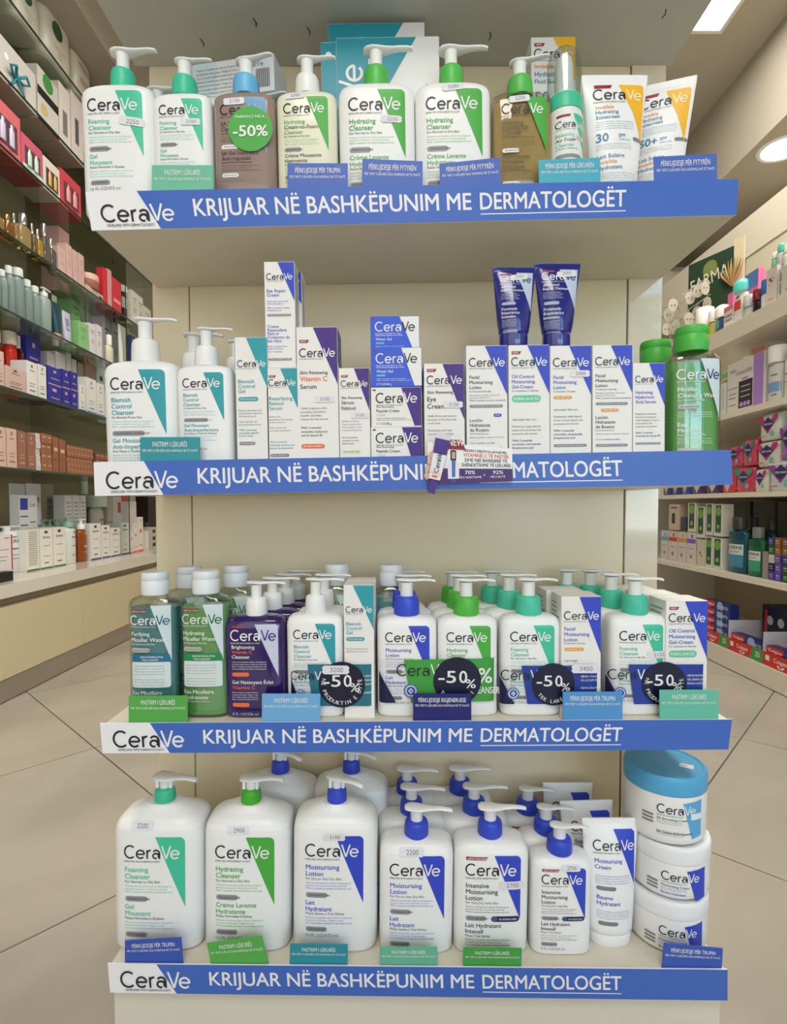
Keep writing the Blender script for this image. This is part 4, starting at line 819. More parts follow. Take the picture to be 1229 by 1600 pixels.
K = Lab(lambda x, z, e: (x, -.0003-e, z), (at(757, 1070, Y3).x-at(590, 1070, Y3).x), .02, .02); K.text('%', 0, -.35, 1.0, PW, al=.5, bold=.02, layer=6); K.text('CLEANSER', 0, .35, .45, PW, al=.5, bold=.02, width=1.9, layer=6); K.build(sl2, 'lettering')
# ------------------------------------------------------------------ lowest shelf
B4 = BASE[4]; Y4 = .722
LT = dict(tall=True, bh=.845, rc=.115, hw=.78, lock=True, dr=.62)
r4a = pump_bottle(181, 319, 1210, Y4, B4, 'largest white foaming cleanser bottle with mint collar, leftmost on the lowest shelf', A_(MINT, FO, FOF, sub=sub_o, fsub=fs_o), cc=cm((66, 190, 150)), stk=(.34, -.06, .3, '3200'), ang=-.1, **LT)
r4b = pump_bottle(320, 454, 1212, Y4, B4, 'largest white hydrating cleanser bottle with green collar on the lowest shelf', A_(GREEN, HY, HYF), cc=cm((70, 170, 50)), stk=(.42, -.02, .3, '2900'), ang=0, **LT)
r4c = pump_bottle(457, 589, 1210, Y4, B4, 'largest white moisturising lotion bottle with blue collar on the lowest shelf', A_(BLUE, MO, MOF, sub='For Dry to Very Dry Skin', fsub='Peaux Sèches à Très Sèches'), cc=cm((50, 74, 200)), stk=(.50, .08, .3, '3100'), ang=-.55, **LT)
rear(r4c, -.096, .082, B4, 'large blue collared bottle at the back behind the green collared one, lowest shelf', rz=-.1); rear(r4c, .014, .085, B4, 'large blue collared bottle at the back, directly behind the front blue collared one')
q = pump_bottle(592, 706, 1259, Y4, B4, 'medium white moisturising lotion bottle with blue collar, front of its column', A_(BLUE, MO, MOF, sub='For Dry to Very Dry Skin', fsub='Peaux Sèches à Très Sèches'), cc=cm((50, 74, 200)), ang=-.06, dr=.56, bh=.80, stk=(.42, .02, .36, '2200'))
for i, nm in enumerate(('second', 'third')): rear(q, -.005*(i+1), .056*(i+1), B4, 'medium moisturising bottle, %s from the front of its column, lowest shelf' % nm)
q = pump_bottle(707, 822, 1258, Y4, B4, 'medium white intensive lotion bottle with blue collar, front of its column', A_(BLUE, IN_, ['Lait Hydratant', 'Intensif'], tc=(40, 40, 60), sub='For Very Dry, Itchy Skin', fsub='Peaux Très Sèches', new=True, urea=True, pill='FAST ABSORBING', y0=0), cc=cm((50, 74, 200)), ang=.02, dr=.56, bh=.80, stk=(.76, .48, .36, '2700'))
for i, nm in enumerate(('second', 'third')): rear(q, -.014*(i+1), .056*(i+1), B4, 'medium intensive lotion bottle, %s from the front of its column, lowest shelf' % nm)
q = pump_bottle(826, 918, 1287, Y4, B4, 'small white intensive lotion bottle with blue collar, front of its column', A_(BLUE, IN_, ['Lait Hydratant', 'Intensif'], tc=(40, 40, 60), sub='For Very Dry, Itchy Skin', fsub='Peaux Très Sèches', new=True, urea=True, pill='FAST ABSORBING', vol=vb), cc=cm((50, 74, 200)), ang=-.1, dr=.55, bh=.79, rc=.21, stk=(.62, .06, .34, '2700'))
rear(q, -.006, .046, B4, 'small intensive lotion bottle, second from the front of its column', ('label', 'price_sticker')); rear(q, -.020, .098, B4, 'small intensive lotion bottle, third from the front of its column', ('price_sticker',))
def art_tb(L):
    L.poly([(.89, 1.02), (.54, .08), (.87, .08), (.92, .13)], pr(BLUE), 1); logo(L, .17, .42, .72, PK, PW, tagline=PK)
    for i, s_ in enumerate(['Moisturising', 'Cream']): L.text(s_, .19, .62+.10*i, .07, pr(BLUE), bold=.018)
    for i in range(4): L.text(PARA_E[i % 3], .19, .84+.04*i, .024, pr((110, 120, 190)), width=.6)
    L.pill(.20, 1.0, .53, 1.07, PG, layer=1)
    for i, s_ in enumerate(['Baume', 'Hydratant']): L.text(s_, .21, 1.22+.10*i, .07, pr(BLUE), bold=.018)
    for i in range(4): L.text(PARA_F[i % 3], .21, 1.43+.04*i, .024, pr((110, 120, 190)), width=.56)
    L.pill(.23, 1.60, .56, 1.67, PG, layer=1)
tb = tube(913, 1003, 1292, .735, B4, 'white moisturising cream tube with blue corner, front of the three tubes', art_tb, xb=(925, 997), d=.044, capf=.10)
x = tb.location.x-.012; t2 = clone(tb, (x, tb.location.y+.046, B4(x)[0]), 'white cream tube in the middle of the three tubes, leaning left'); t2.rotation_euler = (0, -.03, 0)
x = tb.location.x-.028; clone(tb, (x, tb.location.y+.098, B4(x)[0]), 'white cream tube at the back of the three tubes')
# jars
def jar(px0, px1, Yc, z0, hgt, lidh, lidc, label, sa=False, tilt=(0, 0), rz=0., off=(0, 0)):
    a = (at(px1, 1400, Yc).x-at(px0, 1400, Yc).x)/2; xc = (at(px1, 1400, Yc).x+at(px0, 1400, Yc).x)/2
    t = thing('cream_jar', (xc+off[0], Yc+off[1], z0), rz, tilt[1], tilt[0]); hb = hgt-lidh
    B = Body([(0, a*.86, a*.86, 2), (.004, a*.95, a*.95, 2), (.010, a*.985, a*.985, 2), (hb, a*.985, a*.985, 2)], 56); b = MB(); B.loft(b, MW); b.build('jar_body', t)
    b = MB(); lm = M(lidc, .35); b.lathe([(a*.99, hb+.0006), (a, hb+.003), (a, hgt-.006), (a*.985, hgt-.002), (a*.955, hgt-.0002)], lm, n=56, cap1=False); b.lathe([(a*.955, hgt-.0002), (a*.90, hgt-.0002)], lm, n=56, smooth=False, cap0=False, cap1=False); b.lathe([(a*.90, hgt-.0002), (a*.885, hgt-.0012), (.001, hgt-.0009)], lm, n=56, smooth=False, cap0=False, cap1=False); b.build('jar_lid', t)
    L = Lab(lambda x, z, e: ((a*.985+e)*sin(x/a), -(a*.985+e)*cos(x/a), z), -a*.50, hb*.96, a*1.5, .05)
    c = SKY if sa else BLUE
    vm_ = hb*.93/L.sc; L.poly([(.98, min(.62, vm_-.04)), (.78, min(.66, vm_)), (.62, .06), (.98, .02)], pr(c), 1)
    if sa: L.rect(.76, .24, .98, .34, pr((226, 236, 240)), 2)
    logo(L, .22, .25, .62, PK, PW, tagline=PK)
    for i, s_ in enumerate(('SA Smoothing Cream', '', '', 'SA Crème Anti-rugosités') if sa else ('Moisturising Cream', '', 'Baume Hydratant')): L.text(s_, .22, .36+(.075 if sa else .062)*i, .04, pr((40, 50, 70)) if sa else pr(BLUE), bold=.015)
    for i in range(5 if sa else 2): L.text(PARA_F[i % 3], .22, .395+.03*i+(.10 if i > 1 else 0), .02, PG, width=.4)
    for i in range(3): L.pill(-.02, .30+.06*i, .17, .335+.06*i, PG, layer=1)
    L.build(t); tag(t, label, 'jar', 'stack of cream jars'); return t
zj = B4(.34)[0]; sl4_ = B4(.34)[1]; hj = .074
j1 = jar(982, 1098, .772, zj+.0006, hj, .024, (236, 238, 240), 'white cream jar at the bottom of the jar stack', rz=-.45)
j2 = jar(984, 1100, .774, zj+hj+.0014, hj, .024, (236, 238, 240), 'white cream jar in the middle of the jar stack', rz=-.45)
j3 = jar(975, 1093, .776, zj+2*hj+.0024, .094, .026, (84, 170, 218), 'cream jar with light blue lid on top of the jar stack', sa=True, rz=-.45)
K = Lab(lambda x, z, e: (x, z, .0925+e), .018, -.002, .02); K.poly([(0, .3), (.9, .35), (.95, -.3), (.08, -.34)], STK, 2); K.text('21', .3, .1, .25, PG, layer=3); K.build(j3, 'price_sticker')
# ------------------------------------------------------------------ left wall: counter, glass shelves
def part(parent, name, x0, x1, y0, y1, z0, z1, m, c=.0):
    b = MB(); b.box(x0, x1, y0, y1, z0, z1, m, c); return b.build(name, parent)
XF = -1.48; YN, YE = .2, 4.3
ctr = thing('drawer_counter'); Z = lambda s, X=1.37: CAMZ+s*X
dr_m = M((206, 192, 158), .3, name='beige_lacquer')
part(ctr, 'worktop', XL+.002, -1.37, YN, YE, Z(-.24), Z(-.205), M((216, 210, 196), .15, coat=.3), .002)
part(ctr, 'carcass', XL+.002, -1.43, YN, YE, Z(-.45), Z(-.24)-.001, M((120, 104, 84), .5))
part(ctr, 'grip_channel', -1.43, -1.40, YN, YE, Z(-.262), Z(-.242), M((150, 136, 116), .3, .3))
for a, b_ in ((YN, .95), (.954, 1.69), (1.694, 2.43), (2.434, 3.17), (3.174, 3.9), (3.904, YE)): part(ctr, 'drawer_front', -1.428, -1.372, a, b_, Z(-.450), Z(-.264), dr_m, .002)
part(ctr, 'toe_kick', XL+.002, -1.375, YN, YE, .004, Z(-.452), M((168, 158, 144), .3, .6))
tag(ctr, 'long beige drawer counter with pale worktop along the left wall', 'counter')
shl = thing('wall_shelving'); GL = sheet_mat('shelf_glass', (240, 243, 239), 1.0); GE = M((16, 52, 44), .15, coat=.6, name='glass_edge')
LS = {1: 1.327, 2: 1.11, 3: .925, 4: .71, 5: .51, 6: .308, 7: .10}
LN = {1: 'top', 2: 'second', 3: 'third', 4: 'fourth', 5: 'fifth', 6: 'sixth', 7: 'lowest'}
for k, s_ in LS.items():
    z = CAMZ+s_*1.48; o = part(shl, 'glass_shelf', XL+.004, XF-.004, YN, YE-.1, z-.008, z, GL)
    e = part(o, 'polished_edge', XF-.004, XF, YN, YE-.1, z-.008, z, GE)
    for y in (1.9, 3.11):
        b = MB(); b.lathe([(.008, z-.03), (.008, z-.009)], M((60, 60, 60), .3, .8), XF-.06, y-.012, 12); b.build('shelf_clip', shl)
for y in (3.11,): part(shl, 'glass_upright', -2.03, XF-.006, y, y+.006, Z(-.203), CAMZ+2.1, GL); part(shl, 'upright_edge', XF-.006, XF-.003, y, y+.006, Z(-.203), CAMZ+2.1, GE)
part(shl, 'rear_panel', XL+.001, -2.04, YN, YE, Z(-.203), CAMZ+2.17, noisy('shelf_back_panel', (158, 144, 114), (168, 154, 124), 3, .5))
tag(shl, 'wall of green-edged glass shelves at left, full of cosmetics', 'shelving')
# ------------------------------------------------------------------ right wall: shelving unit
rsu = thing('shelving_unit'); rm_ = M((226, 218, 202), .3, name='cream_melamine'); RY0, RY1 = .1, 3.3; R_ = lambda s: CAMZ+s*1.44
for nm, a, b_, y1 in (('shelf_board', .485, .535, 2.60), ('shelf_board', .259, .2765, RY1), ('shelf_board', .024, .038, RY1), ('shelf_board', -.217, -.20, RY1), ('base_plinth', -.484, -.43, RY1)):
    part(rsu, nm, 1.44, 1.945, RY0, y1, R_(a), R_(b_), rm_, .001)
part(rsu, 'rear_panel', 1.945, 1.965, RY0, RY1, .004, CAMZ+1.35, M((176, 164, 142), .5)); part(rsu, 'side_panel', 1.445, 1.965, RY1, RY1+.02, .004, R_(.038), rm_)
part(rsu, 'top_fascia', 1.93, 1.965, RY0, YF_-.01, CAMZ+1.351, CAMZ+1.563, rm_); part(rsu, 'back_board', 1.935, 1.944, RY0, 3.06, R_(.536), CAMZ+1.35, M((214, 206, 182), .4))
tag(rsu, 'cream shelving unit along the right wall stocked with toiletries', 'shelving')
# ------------------------------------------------------------------ small background goods
def face(W_, H, mp=None, D=0): return Lab(mp or (lambda x, z, e: (x, -D/2-e, z)), -W_/2, H, W_, scv=H)
def put_art(L, arts):
    for i_, a in enumerate(arts or ()):
        if a[0] == 'r': L.rect(*a[1:5], pr(a[5]), 1+.1*i_)
        elif a[0] == 'd': L.poly([(a[1]+a[3]*cos(2*pi*k/20), a[2]+a[3]*sin(2*pi*k/20)*L.sc/L.scv) for k in range(20)], pr(a[4]), 1.05+.1*i_)
        elif a[0] == 'p': L.poly(a[1], pr(a[2]), 1+.1*i_)
        elif a[0] == 't':
            L.text(a[1], a[2], a[3], a[4], pr(a[5]), width=(a[6] if len(a) > 6 else None), res=2, layer=2.5+.1*i_, bold=(a[7] if len(a) > 7 else .01))
            if len(a) <= 6: pass
def faceb(W_, H, D, arts, t, cyl=False):
    a = W_/2
    mp = (lambda x, z, e: (x, -D/2*sqrt(max(.05, 1-min(.97, abs(x/a))**2))-e, z)) if cyl else None
    L = face(W_, H, mp, D); L.cell = .12 if cyl else None; put_art(L, arts)
    if L.b.f: L.build(t)
def txt3(c=(120, 118, 116), v=.2): return [('r', .2, v, .8, v+.03, c), ('r', .3, v+.09, .7, v+.11, c), ('r', .25, v+.3, .75, v+.315, c), ('r', .25, v+.35, .68, v+.365, c), ('r', .25, v+.4, .72, v+.415, c)]
def k_box(t, W_, D, H, c, arts=None, **k):
    b = MB(); b.box(-W_/2, W_/2, -D/2, D/2, 0, H, M(c, k.get('rough', .42), k.get('metal', 0.)), .0008); b.build('carton_body', t); faceb(W_, H-.001, D, arts, t)
def k_bot(t, W_, D, H, c, arts=None, cap=WHITE, capf=.2, capr=.45, trans=0., pump=False, dome=False, rough=.3, **k):
    a = W_/2; hb = H*(1-capf); m = M(c, rough, trans=trans, ior=1.35, coat=.3); b = MB()
    b.lathe([(a*.9, 0), (a, .004), (a, hb*.86), (a*.93, hb*.93), (a*.6, hb*.985), (a*capr*.9, hb)], m, n=20, sy=D/W_); b.build('bottle_body', t)
    b = MB(); r = a*capr; cmx = M(cap, .3)
    if pump:
        b.lathe([(r, hb), (r, hb+(H-hb)*.45), (r*.4, hb+(H-hb)*.5), (r*.4, H-.006)], cmx, n=14); b.build('collar', t)
        b = MB(); b.loft([[(x, y*w, H-.006+z*.006) for y, z in ((-1, 0), (1, 0), (1, 1), (-1, 1))] for x, w in ((-r, .004), (0, .009), (a*1.3, .004))], cmx, False); b.build('pump_head', t)
    else:
        b.lathe([(r, hb)]+([(r, H-r*.7), (r*.85, H-r*.25), (r*.5, H-.001), (.001, H)] if dome else [(r, H-.003), (r*.9, H)]), cmx, n=18); b.build('cap', t)
    faceb(W_, hb, D, arts, t, True)
def k_tube(t, W_, D, H, c, arts=None, cap=WHITE, capf=.14, **k):
    a = W_/2; d = D/2; hc = H*capf
    b = MB(); Body([(0, a*.75, d*.9, 2.2), (hc, a*.75, d*.9, 2.2)], 20).loft(b, M(cap, .3)); b.build('cap', t)
    B = Body([(hc, a*.8, d, 2.2), (H*.5, a*.9, d*.8, 2), (H*.85, a*.98, d*.3, 2), (H*.95, a, .002, 3), (H, a, .002, 3)], 20)
    b = MB(); B.loft(b, M(c, .3)); b.build('tube_body', t); L = Lab(B.front, -a, H*.94, W_, .15, H*.8); put_art(L, arts)
    if L.b.f: L.build(t)
def k_perf(t, W_, D, H, c, arts=None, cap=(170, 150, 120), capf=.3, **k):
    hb = H*(1-capf); b = MB(); B = Body([(0, W_*.48, D*.48, 5), (.004, W_/2, D/2, 5), (hb*.85, W_/2, D/2, 5), (hb*.95, W_*.38, D*.38, 3), (hb, W_*.2, D*.2, 2)], 24)
    B.loft(b, M(c, .05, trans=.55, ior=1.35, coat=.5)); b.build('bottle_body', t)
    b = MB(); b.lathe([(W_*.22, hb), (W_*.22, H-.002), (W_*.19, H)], M(cap, .15, .8), n=16); b.build('cap', t); faceb(W_, hb, D, arts, t)
def k_pack(t, W_, D, H, c, arts=None, **k):
    b = MB(); Body([(0, W_*.46, D*.40, 4), (H*.04, W_*.49, D*.47, 4), (H*.2, W_*.5, D*.5, 4), (H*.8, W_*.5, D*.5, 4), (H*.94, W_*.48, D*.40, 4), (H*.985, W_*.47, D*.1, 4), (H, W_*.47, D*.05, 4)], 24).loft(b, M(c, .3, coat=.3, bump=.3, bscale=60))
    b.build('wrapped_pack', t); faceb(W_, H*.9, D*1.02, arts, t)
def k_jar(t, W_, D, H, c, arts=None, cap=WHITE, **k):
    a = W_/2; b = MB(); b.lathe([(a*.9, 0), (a*.97, .003), (a*.97, H*.55)], M(c, .3), n=24); b.build('jar_body', t)
    b = MB(); b.lathe([(a, H*.56), (a, H-.003), (a*.95, H)], M(cap, .3), n=24); b.build('jar_lid', t)
def k_gift(t, W_, D, H, c, arts=None, c2=(236, 226, 224), **k):
    b = MB(); b.box(-W_/2, W_/2, -D/2, D/2, 0, H, M(c, .4), .001); b.build('carton_body', t)
    b = MB(); e = -D/2-.002
    b.box(-W_*.36, W_*.36, e, e+.0015, H*.18, H*.72, M((90, 70, 76), .3)); b.build('window_recess', t)
    b = MB()
    for x in (-.2, .12): b.lathe([(W_*.09, H*.2), (W_*.09, H*.55), (W_*.05, H*.58), (W_*.05, H*.66)], M(c2, .3), W_*x, e-.004, 12, sy=.4)
    b.build('packed_bottles', t); faceb(W_, H, D+.005, arts, t)
KF = dict(box=k_box, bot=k_bot, tube=k_tube, perf=k_perf, pack=k_pack, jar=k_jar, gift=k_gift)
KN = dict(box=('carton', 'box'), bot=('bottle', 'bottle'), tube=('squeeze_tube', 'tube'), perf=('perfume_bottle', 'bottle'), pack=('wrapped_pack', 'pack'), jar=('cream_jar', 'jar'), gift=('gift_box', 'box'))
ORD = ('first', 'second', 'third', 'fourth', 'fifth', 'sixth', 'seventh', 'eighth', 'ninth', 'tenth')
def goods(side, z, X, kind, px0, px1, ytop, c, label, arts=None, D=None, z0=0., n=1, group=None, cat=None, gap=.002, rot=0., H=None, **k):
    "n goods side by side between two pixel columns on the plane x = X"
    zz = z+z0+.04-CAMZ; Y0, Y1 = atx(px0, X, zz), atx(px1, X, zz)
    if Y1 < Y0: Y0, Y1 = Y1, Y0
    out = []; W_ = (Y1-Y0)/n
    zt = at((px0+px1)/2, ytop, (Y0+Y1)/2).z if H is None else z+z0+H
    ht = zt-z-z0; w = W_-gap; d = D or min(max(w, .03), .09)
    sg = -1 if side == 'L' else 1; rz = (pi/2 if side == 'L' else -pi/2)
    for i in range(n):
        yc = Y0+W_*(i+.5) if side == 'L' else Y1-W_*(i+.5)
        nm, ct = KN[kind]; lb = label if n == 1 else label % ORD[i]
        if i == 0:
            t = thing(nm, (X+sg*d/2, yc, z+z0+.0006), rz+rot); KF[kind](t, w, d, ht, c, arts, **k); tag(t, lb, cat or ct, group)
        else: t = clone(out[0], (X+sg*d/2, yc, z+z0+.0006), lb)
        out.append(t)
    return out
ZL = {k: CAMZ+s_*1.48 for k, s_ in LS.items()}; ZL[0] = Z(-.205)
XI = -1.50
def GLf(sh, *a, **k):
    X = k.pop('X', XI if sh else -1.54); return goods('L', ZL[sh], X, *a, **k)
pk_ = (214, 178, 172); grp = lambda s_: s_
# top: diaper packs
dia = [('d', .42, .30, .17, (38, 84, 52)), ('r', .3, .62, .7, .63, (120, 120, 112)), ('d', .5, .74, .05, (150, 150, 140)), ('d', .5, .74, .04, (216, 212, 196))]
GLf(1, 'pack', -30, 22, -60, (216, 212, 196), 'pale nappy pack at the left edge of the photo, top glass shelf', dia, D=.14)
GLf(1, 'pack', 23, 68, -30, (214, 210, 194), 'pale nappy pack second from the left on the top glass shelf', dia, D=.14)
GLf(1, 'pack', 70, 116, 22, (216, 212, 196), 'pale nappy pack with green disc, third on the top glass shelf', dia, D=.14)
GLf(1, 'pack', 118, 146, 88, (206, 198, 180), 'beige nappy pack at the far end of the top glass shelf', txt3(), D=.14)
# second
t = GLf(2, 'box', -12, 57, 80, (208, 202, 196), 'big pale gift box with teal ribbon bow on the second glass shelf', [('t', 'YOUR MOMENT', .38, .42, .06, (250, 248, 244), .40), ('t', 'FOR BEAUTY', .40, .54, .07, (250, 248, 244), .36), ('d', .30, .36, .05, (250, 248, 244))], D=.18)[0]
b = MB(); RB = M((34, 130, 146), .35); w = .25
for s_ in (-1, 1): b.tube([(0, -.094, .06), (s_*.03, -.115, .085), (s_*.055, -.11, .07), (s_*.03, -.10, .055), (0, -.094, .06)], .006, RB, 6); b.tube([(0, -.095, .06), (s_*.03, -.10, .02), (s_*.05, -.10, -.02+.02)], .005, RB, 6)
b.build('ribbon_bow', t)
GLf(2, 'box', 59, 92, 120, (206, 204, 196), 'white carton with green dot and black band, second glass shelf', [('d', .5, .15, .25, (70, 150, 66)), ('r', 0, .36, 1, .52, (30, 28, 28)), ('d', .3, .72, .17, (200, 180, 130)), ('r', 0, .93, 1, 1, (30, 30, 30))], D=.16)
GLf(2, 'box', 93, 111, 137, (222, 212, 206), 'pale pink carton left of its twin, far end of the second glass shelf', [('r', .3, .4, .7, .8, (130, 124, 120))], D=.12)
GLf(2, 'box', 112, 131, 152, (218, 208, 202), 'pale pink carton with grey tube picture, last on the second glass shelf', [('r', .3, .35, .6, .75, (96, 92, 96))], D=.12)
# third
GLf(3, 'gift', -12, 33, 165, (214, 108, 116), 'pink gift box with window, leftmost on the third glass shelf', D=.12, c2=(200, 190, 214))
GLf(3, 'gift', 34, 67, 222, (206, 96, 120), 'pink and mint gift box, second on the third glass shelf', D=.12, c2=(196, 214, 200), arts=[('r', .02, .8, .98, .98, (200, 216, 202))])
GLf(3, 'gift', 68, 94, 255, (222, 214, 206), 'white gift box with gold tube, third glass shelf', D=.12, c2=(206, 168, 90))
GLf(3, 'gift', 95, 127, 278, (206, 70, 84), 'red and pink gift box, last on the third glass shelf', D=.13, c2=(230, 150, 150))
# fourth: perfumes and pink cartons
for a, b_, yt, c, cc, lb in ((-8, 9, 325, (190, 150, 80), (190, 140, 80), 'amber perfume bottle cut by the left edge of the photo'), (11, 24, 336, (170, 110, 50), (190, 150, 100), 'brown perfume bottle second from left on the fourth glass shelf'),
        (25, 32, 334, (180, 150, 100), (190, 186, 180), 'slim perfume bottle with silver cap, third on the fourth glass shelf'), (33, 51, 335, (196, 172, 120), (200, 200, 200), 'pale gold perfume bottle with tall silver cap'),
        (53, 60, 350, (150, 120, 80), (190, 180, 170), 'narrow perfume bottle with grey cap behind the yellow one'), (61, 69, 359, (206, 176, 60), (196, 196, 196), 'bright yellow perfume bottle with silver cap'),
        (70, 80, 350, (130, 120, 108), (206, 200, 190), 'tall smoky perfume bottle with pale cap'), (81, 90, 374, (120, 116, 110), (200, 196, 180), 'short grey perfume bottle beside the pink cartons')):
    GLf(4, 'perf', a, b_, yt, c, lb, cap=cc, D=.035)
pks = txt3((190, 130, 130))
GLf(4, 'box', 91, 103, 388, pk_, 'pale pink carton nearest the perfume bottles, fourth glass shelf', pks)
GLf(4, 'box', 104, 113, 383, pk_, 'tall pale pink carton in the middle of the fourth glass shelf', pks)
GLf(4, 'box', 93, 110, 360, (210, 172, 170), 'pink carton standing high behind the front pink cartons, fourth glass shelf', pks, X=-1.62)
GLf(4, 'box', 114, 122, 392, pk_, 'third pale pink carton along the fourth glass shelf', pks); GLf(4, 'box', 123, 132, 398, pk_, 'pale pink carton just left of the cream jar tray', pks)
tr = GLf(4, 'box', 134, 161, 0, (214, 196, 184), 'pale display tray under the copper jar', [('r', .75, .3, .95, .7, (60, 60, 60))], H=.035, D=.08)[0]
GLf(4, 'jar', 138, 156, 0, (170, 110, 92), 'copper cream jar with pink lid on the pale tray', cap=(222, 178, 160), H=.07, z0=.037, D=.07)
GLf(4, 'box', 162, 168, 420, (212, 50, 66), 'narrow red carton behind the pale tray'); GLf(4, 'box', 169, 175, 422, (222, 160, 160), 'narrow pink carton between two red ones')
GLf(4, 'box', 176, 190, 438, (212, 54, 68), 'red carton at the right of the fourth glass shelf', [('r', .1, .6, .9, .7, (240, 160, 160))])
GLf(4, 'bot', 192, 202, 447, (34, 50, 54), 'dark bottle with white cap, fourth glass shelf', [('r', .1, .2, .9, .6, (190, 196, 196))], capr=.8, D=.05)
GLf(4, 'box', 206, 214, 455, (216, 212, 200), '%s white carton right of the glass upright, fourth shelf', txt3((110, 110, 104)), n=1) if 0 else None
for a, b_, yt, lb in ((206, 215, 456, 'nearest'), (216, 224, 464, 'second'), (225, 236, 482, 'farthest')): GLf(4, 'box', a, b_, yt, (218, 214, 202), '%s white carton right of the glass upright, fourth glass shelf' % lb, txt3((110, 110, 104)))
# fifth: clear bottles, tubes, green cartons
gc = (150, 172, 166)
for i, (a, b_, yt, pmp) in enumerate(((-6, 6, 420, 0), (7, 17, 422, 1), (18, 28, 416, 0), (29, 44, 420, 0), (45, 56, 438, 0), (57, 68, 448, 0))):
    GLf(5, 'bot', a, b_, yt, gc, 'translucent grey green bottle, %s from the left on the fifth glass shelf' % ORD[i], trans=.35, cap=(206, 214, 212), capr=.75, capf=.16, D=.045, group='translucent bottles on the fifth glass shelf')
GLf(5, 'bot', 70, 86, 450, (176, 196, 190), 'clear pump bottle on the fifth glass shelf', trans=.35, pump=True, cap=(210, 216, 212), D=.05)
GLf(5, 'tube', 87, 95, 462, (190, 196, 196), 'pale grey tube behind the dark teal tube, fifth glass shelf', D=.03, X=-1.58)
GLf(5, 'tube', 88, 101, 474, (24, 70, 84), 'dark teal tube with tan cap, front of the fifth glass shelf', cap=(206, 168, 120), D=.035)
GLf(5, 'tube', 103, 116, 488, (196, 190, 214), 'lilac metallic tube on the fifth glass shelf', cap=(206, 204, 216), D=.035, arts=[('r', .2, .2, .6, .7, (140, 136, 170))])
GLf(5, 'tube', 101, 109, 452, (24, 66, 80), 'dark teal tube standing high at the back of the fifth glass shelf', cap=(206, 168, 120), D=.03, X=-1.66)
GLf(5, 'box', 112, 128, 460, (130, 180, 124), 'tall green carton at the back of the fifth glass shelf', X=-1.62, arts=txt3((80, 130, 80)))
GLf(5, 'box', 123, 138, 505, (140, 196, 130), 'short light green carton, front of the fifth glass shelf', txt3((80, 140, 80)))
GLf(5, 'tube', 132, 139, 466, (150, 170, 150), 'first small tube behind the white cartons, fifth glass shelf', cap=(190, 140, 90), X=-1.64, D=.03); GLf(5, 'tube', 140, 149, 470, (160, 182, 160), 'second small tube behind the white cartons, fifth glass shelf', cap=(190, 140, 90), X=-1.64, D=.03)
GLf(5, 'box', 140, 150, 507, (222, 216, 220), 'white carton beside the light green carton, fifth glass shelf', txt3()); GLf(5, 'box', 151, 160, 509, (222, 218, 220), 'white carton left of the dropper bottle, fifth glass shelf', txt3())
GLf(5, 'box', 161, 174, 497, (206, 200, 214), 'lilac carton behind the dropper bottle', txt3(), X=-1.60); GLf(5, 'box', 175, 188, 503, (202, 198, 212), 'second lilac carton behind the dropper bottle', txt3(), X=-1.60)
GLf(5, 'bot', 170, 180, 524, (222, 220, 196), 'small cream dropper bottle on the fifth glass shelf', cap=(236, 236, 232), capr=.5, capf=.35, D=.035)
GLf(5, 'tube', 190, 202, 510, (222, 220, 216), 'white tube at the glass upright on the fifth shelf', D=.035); GLf(5, 'box', 206, 212, 525, (60, 66, 110), 'small navy carton past the glass upright, fifth shelf')
# sixth
bp = (212, 182, 172); bb_ = (44, 44, 150)
def bio(c=(120, 110, 110)): return [('r', .40, .08, .56, .17, c), ('r', .3, .24, .7, .27, c), ('r', .22, .62, .78, .64, c), ('r', .22, .70, .7, .72, c), ('r', .22, .82, .78, .86, c)]
GLf(6, 'box', -8, 7, 548, bp, 'pink carton cut by the left edge, sixth glass shelf', bio()); GLf(6, 'box', 8, 41, 576, (206, 176, 166), 'wide pink carton on the sixth glass shelf', bio((90, 80, 84)))
GLf(6, 'box', 42, 59, 566, (228, 224, 222), 'first tall white carton, sixth glass shelf', bio()); GLf(6, 'box', 60, 73, 571, (226, 224, 222), 'second tall white carton, sixth glass shelf', bio())
gb = lambda: [('r', 0, .47, 1, .5, (196, 160, 130)), ('r', .4, .08, .6, .15, (190, 170, 190)), ('r', .2, .3, .8, .33, (180, 150, 160)), ('r', .3, .6, .6, .68, (190, 170, 190)), ('r', .2, .85, .8, .88, (190, 150, 150))]
for i, (a, b_, yt) in enumerate(((75, 97, 575), (98, 110, 579), (111, 122, 582))): GLf(6, 'box', a, b_, yt, bb_, 'royal blue carton, %s from the left on the sixth glass shelf' % ORD[i], gb(), group='royal blue cartons')
for i, (a, b_, yt) in enumerate(((124, 134, 602), (136, 151, 592), (152, 163, 600), (165, 174, 616))): GLf(6, 'box', a, b_, yt, (228, 226, 222), 'white carton with blue base line, %s after the royal blue cartons' % ORD[i], bio((110, 140, 180))+[('r', 0, .93, 1, .96, (40, 90, 170))])
for i, (a, b_, yt) in enumerate(((-6, 10, 514), (17, 34, 519), (36, 42, 525))): GLf(6, 'bot', a, b_, yt, ((150, 20, 22), (214, 36, 18), (90, 20, 22))[i], 'red bottle with white cap, %s from the left behind the pink cartons' % ORD[i], cap=(226, 216, 204), capr=.8, capf=.2, D=.05, X=-1.60, group='red bottles', arts=[('r', .2, .4, .8, .44, (220, 150, 140)), ('r', .2, .5, .7, .53, (220, 150, 140))])
GLf(6, 'box', 43, 65, 528, bb_, 'royal blue carton standing behind the white ones, sixth glass shelf', gb(), X=-1.60)
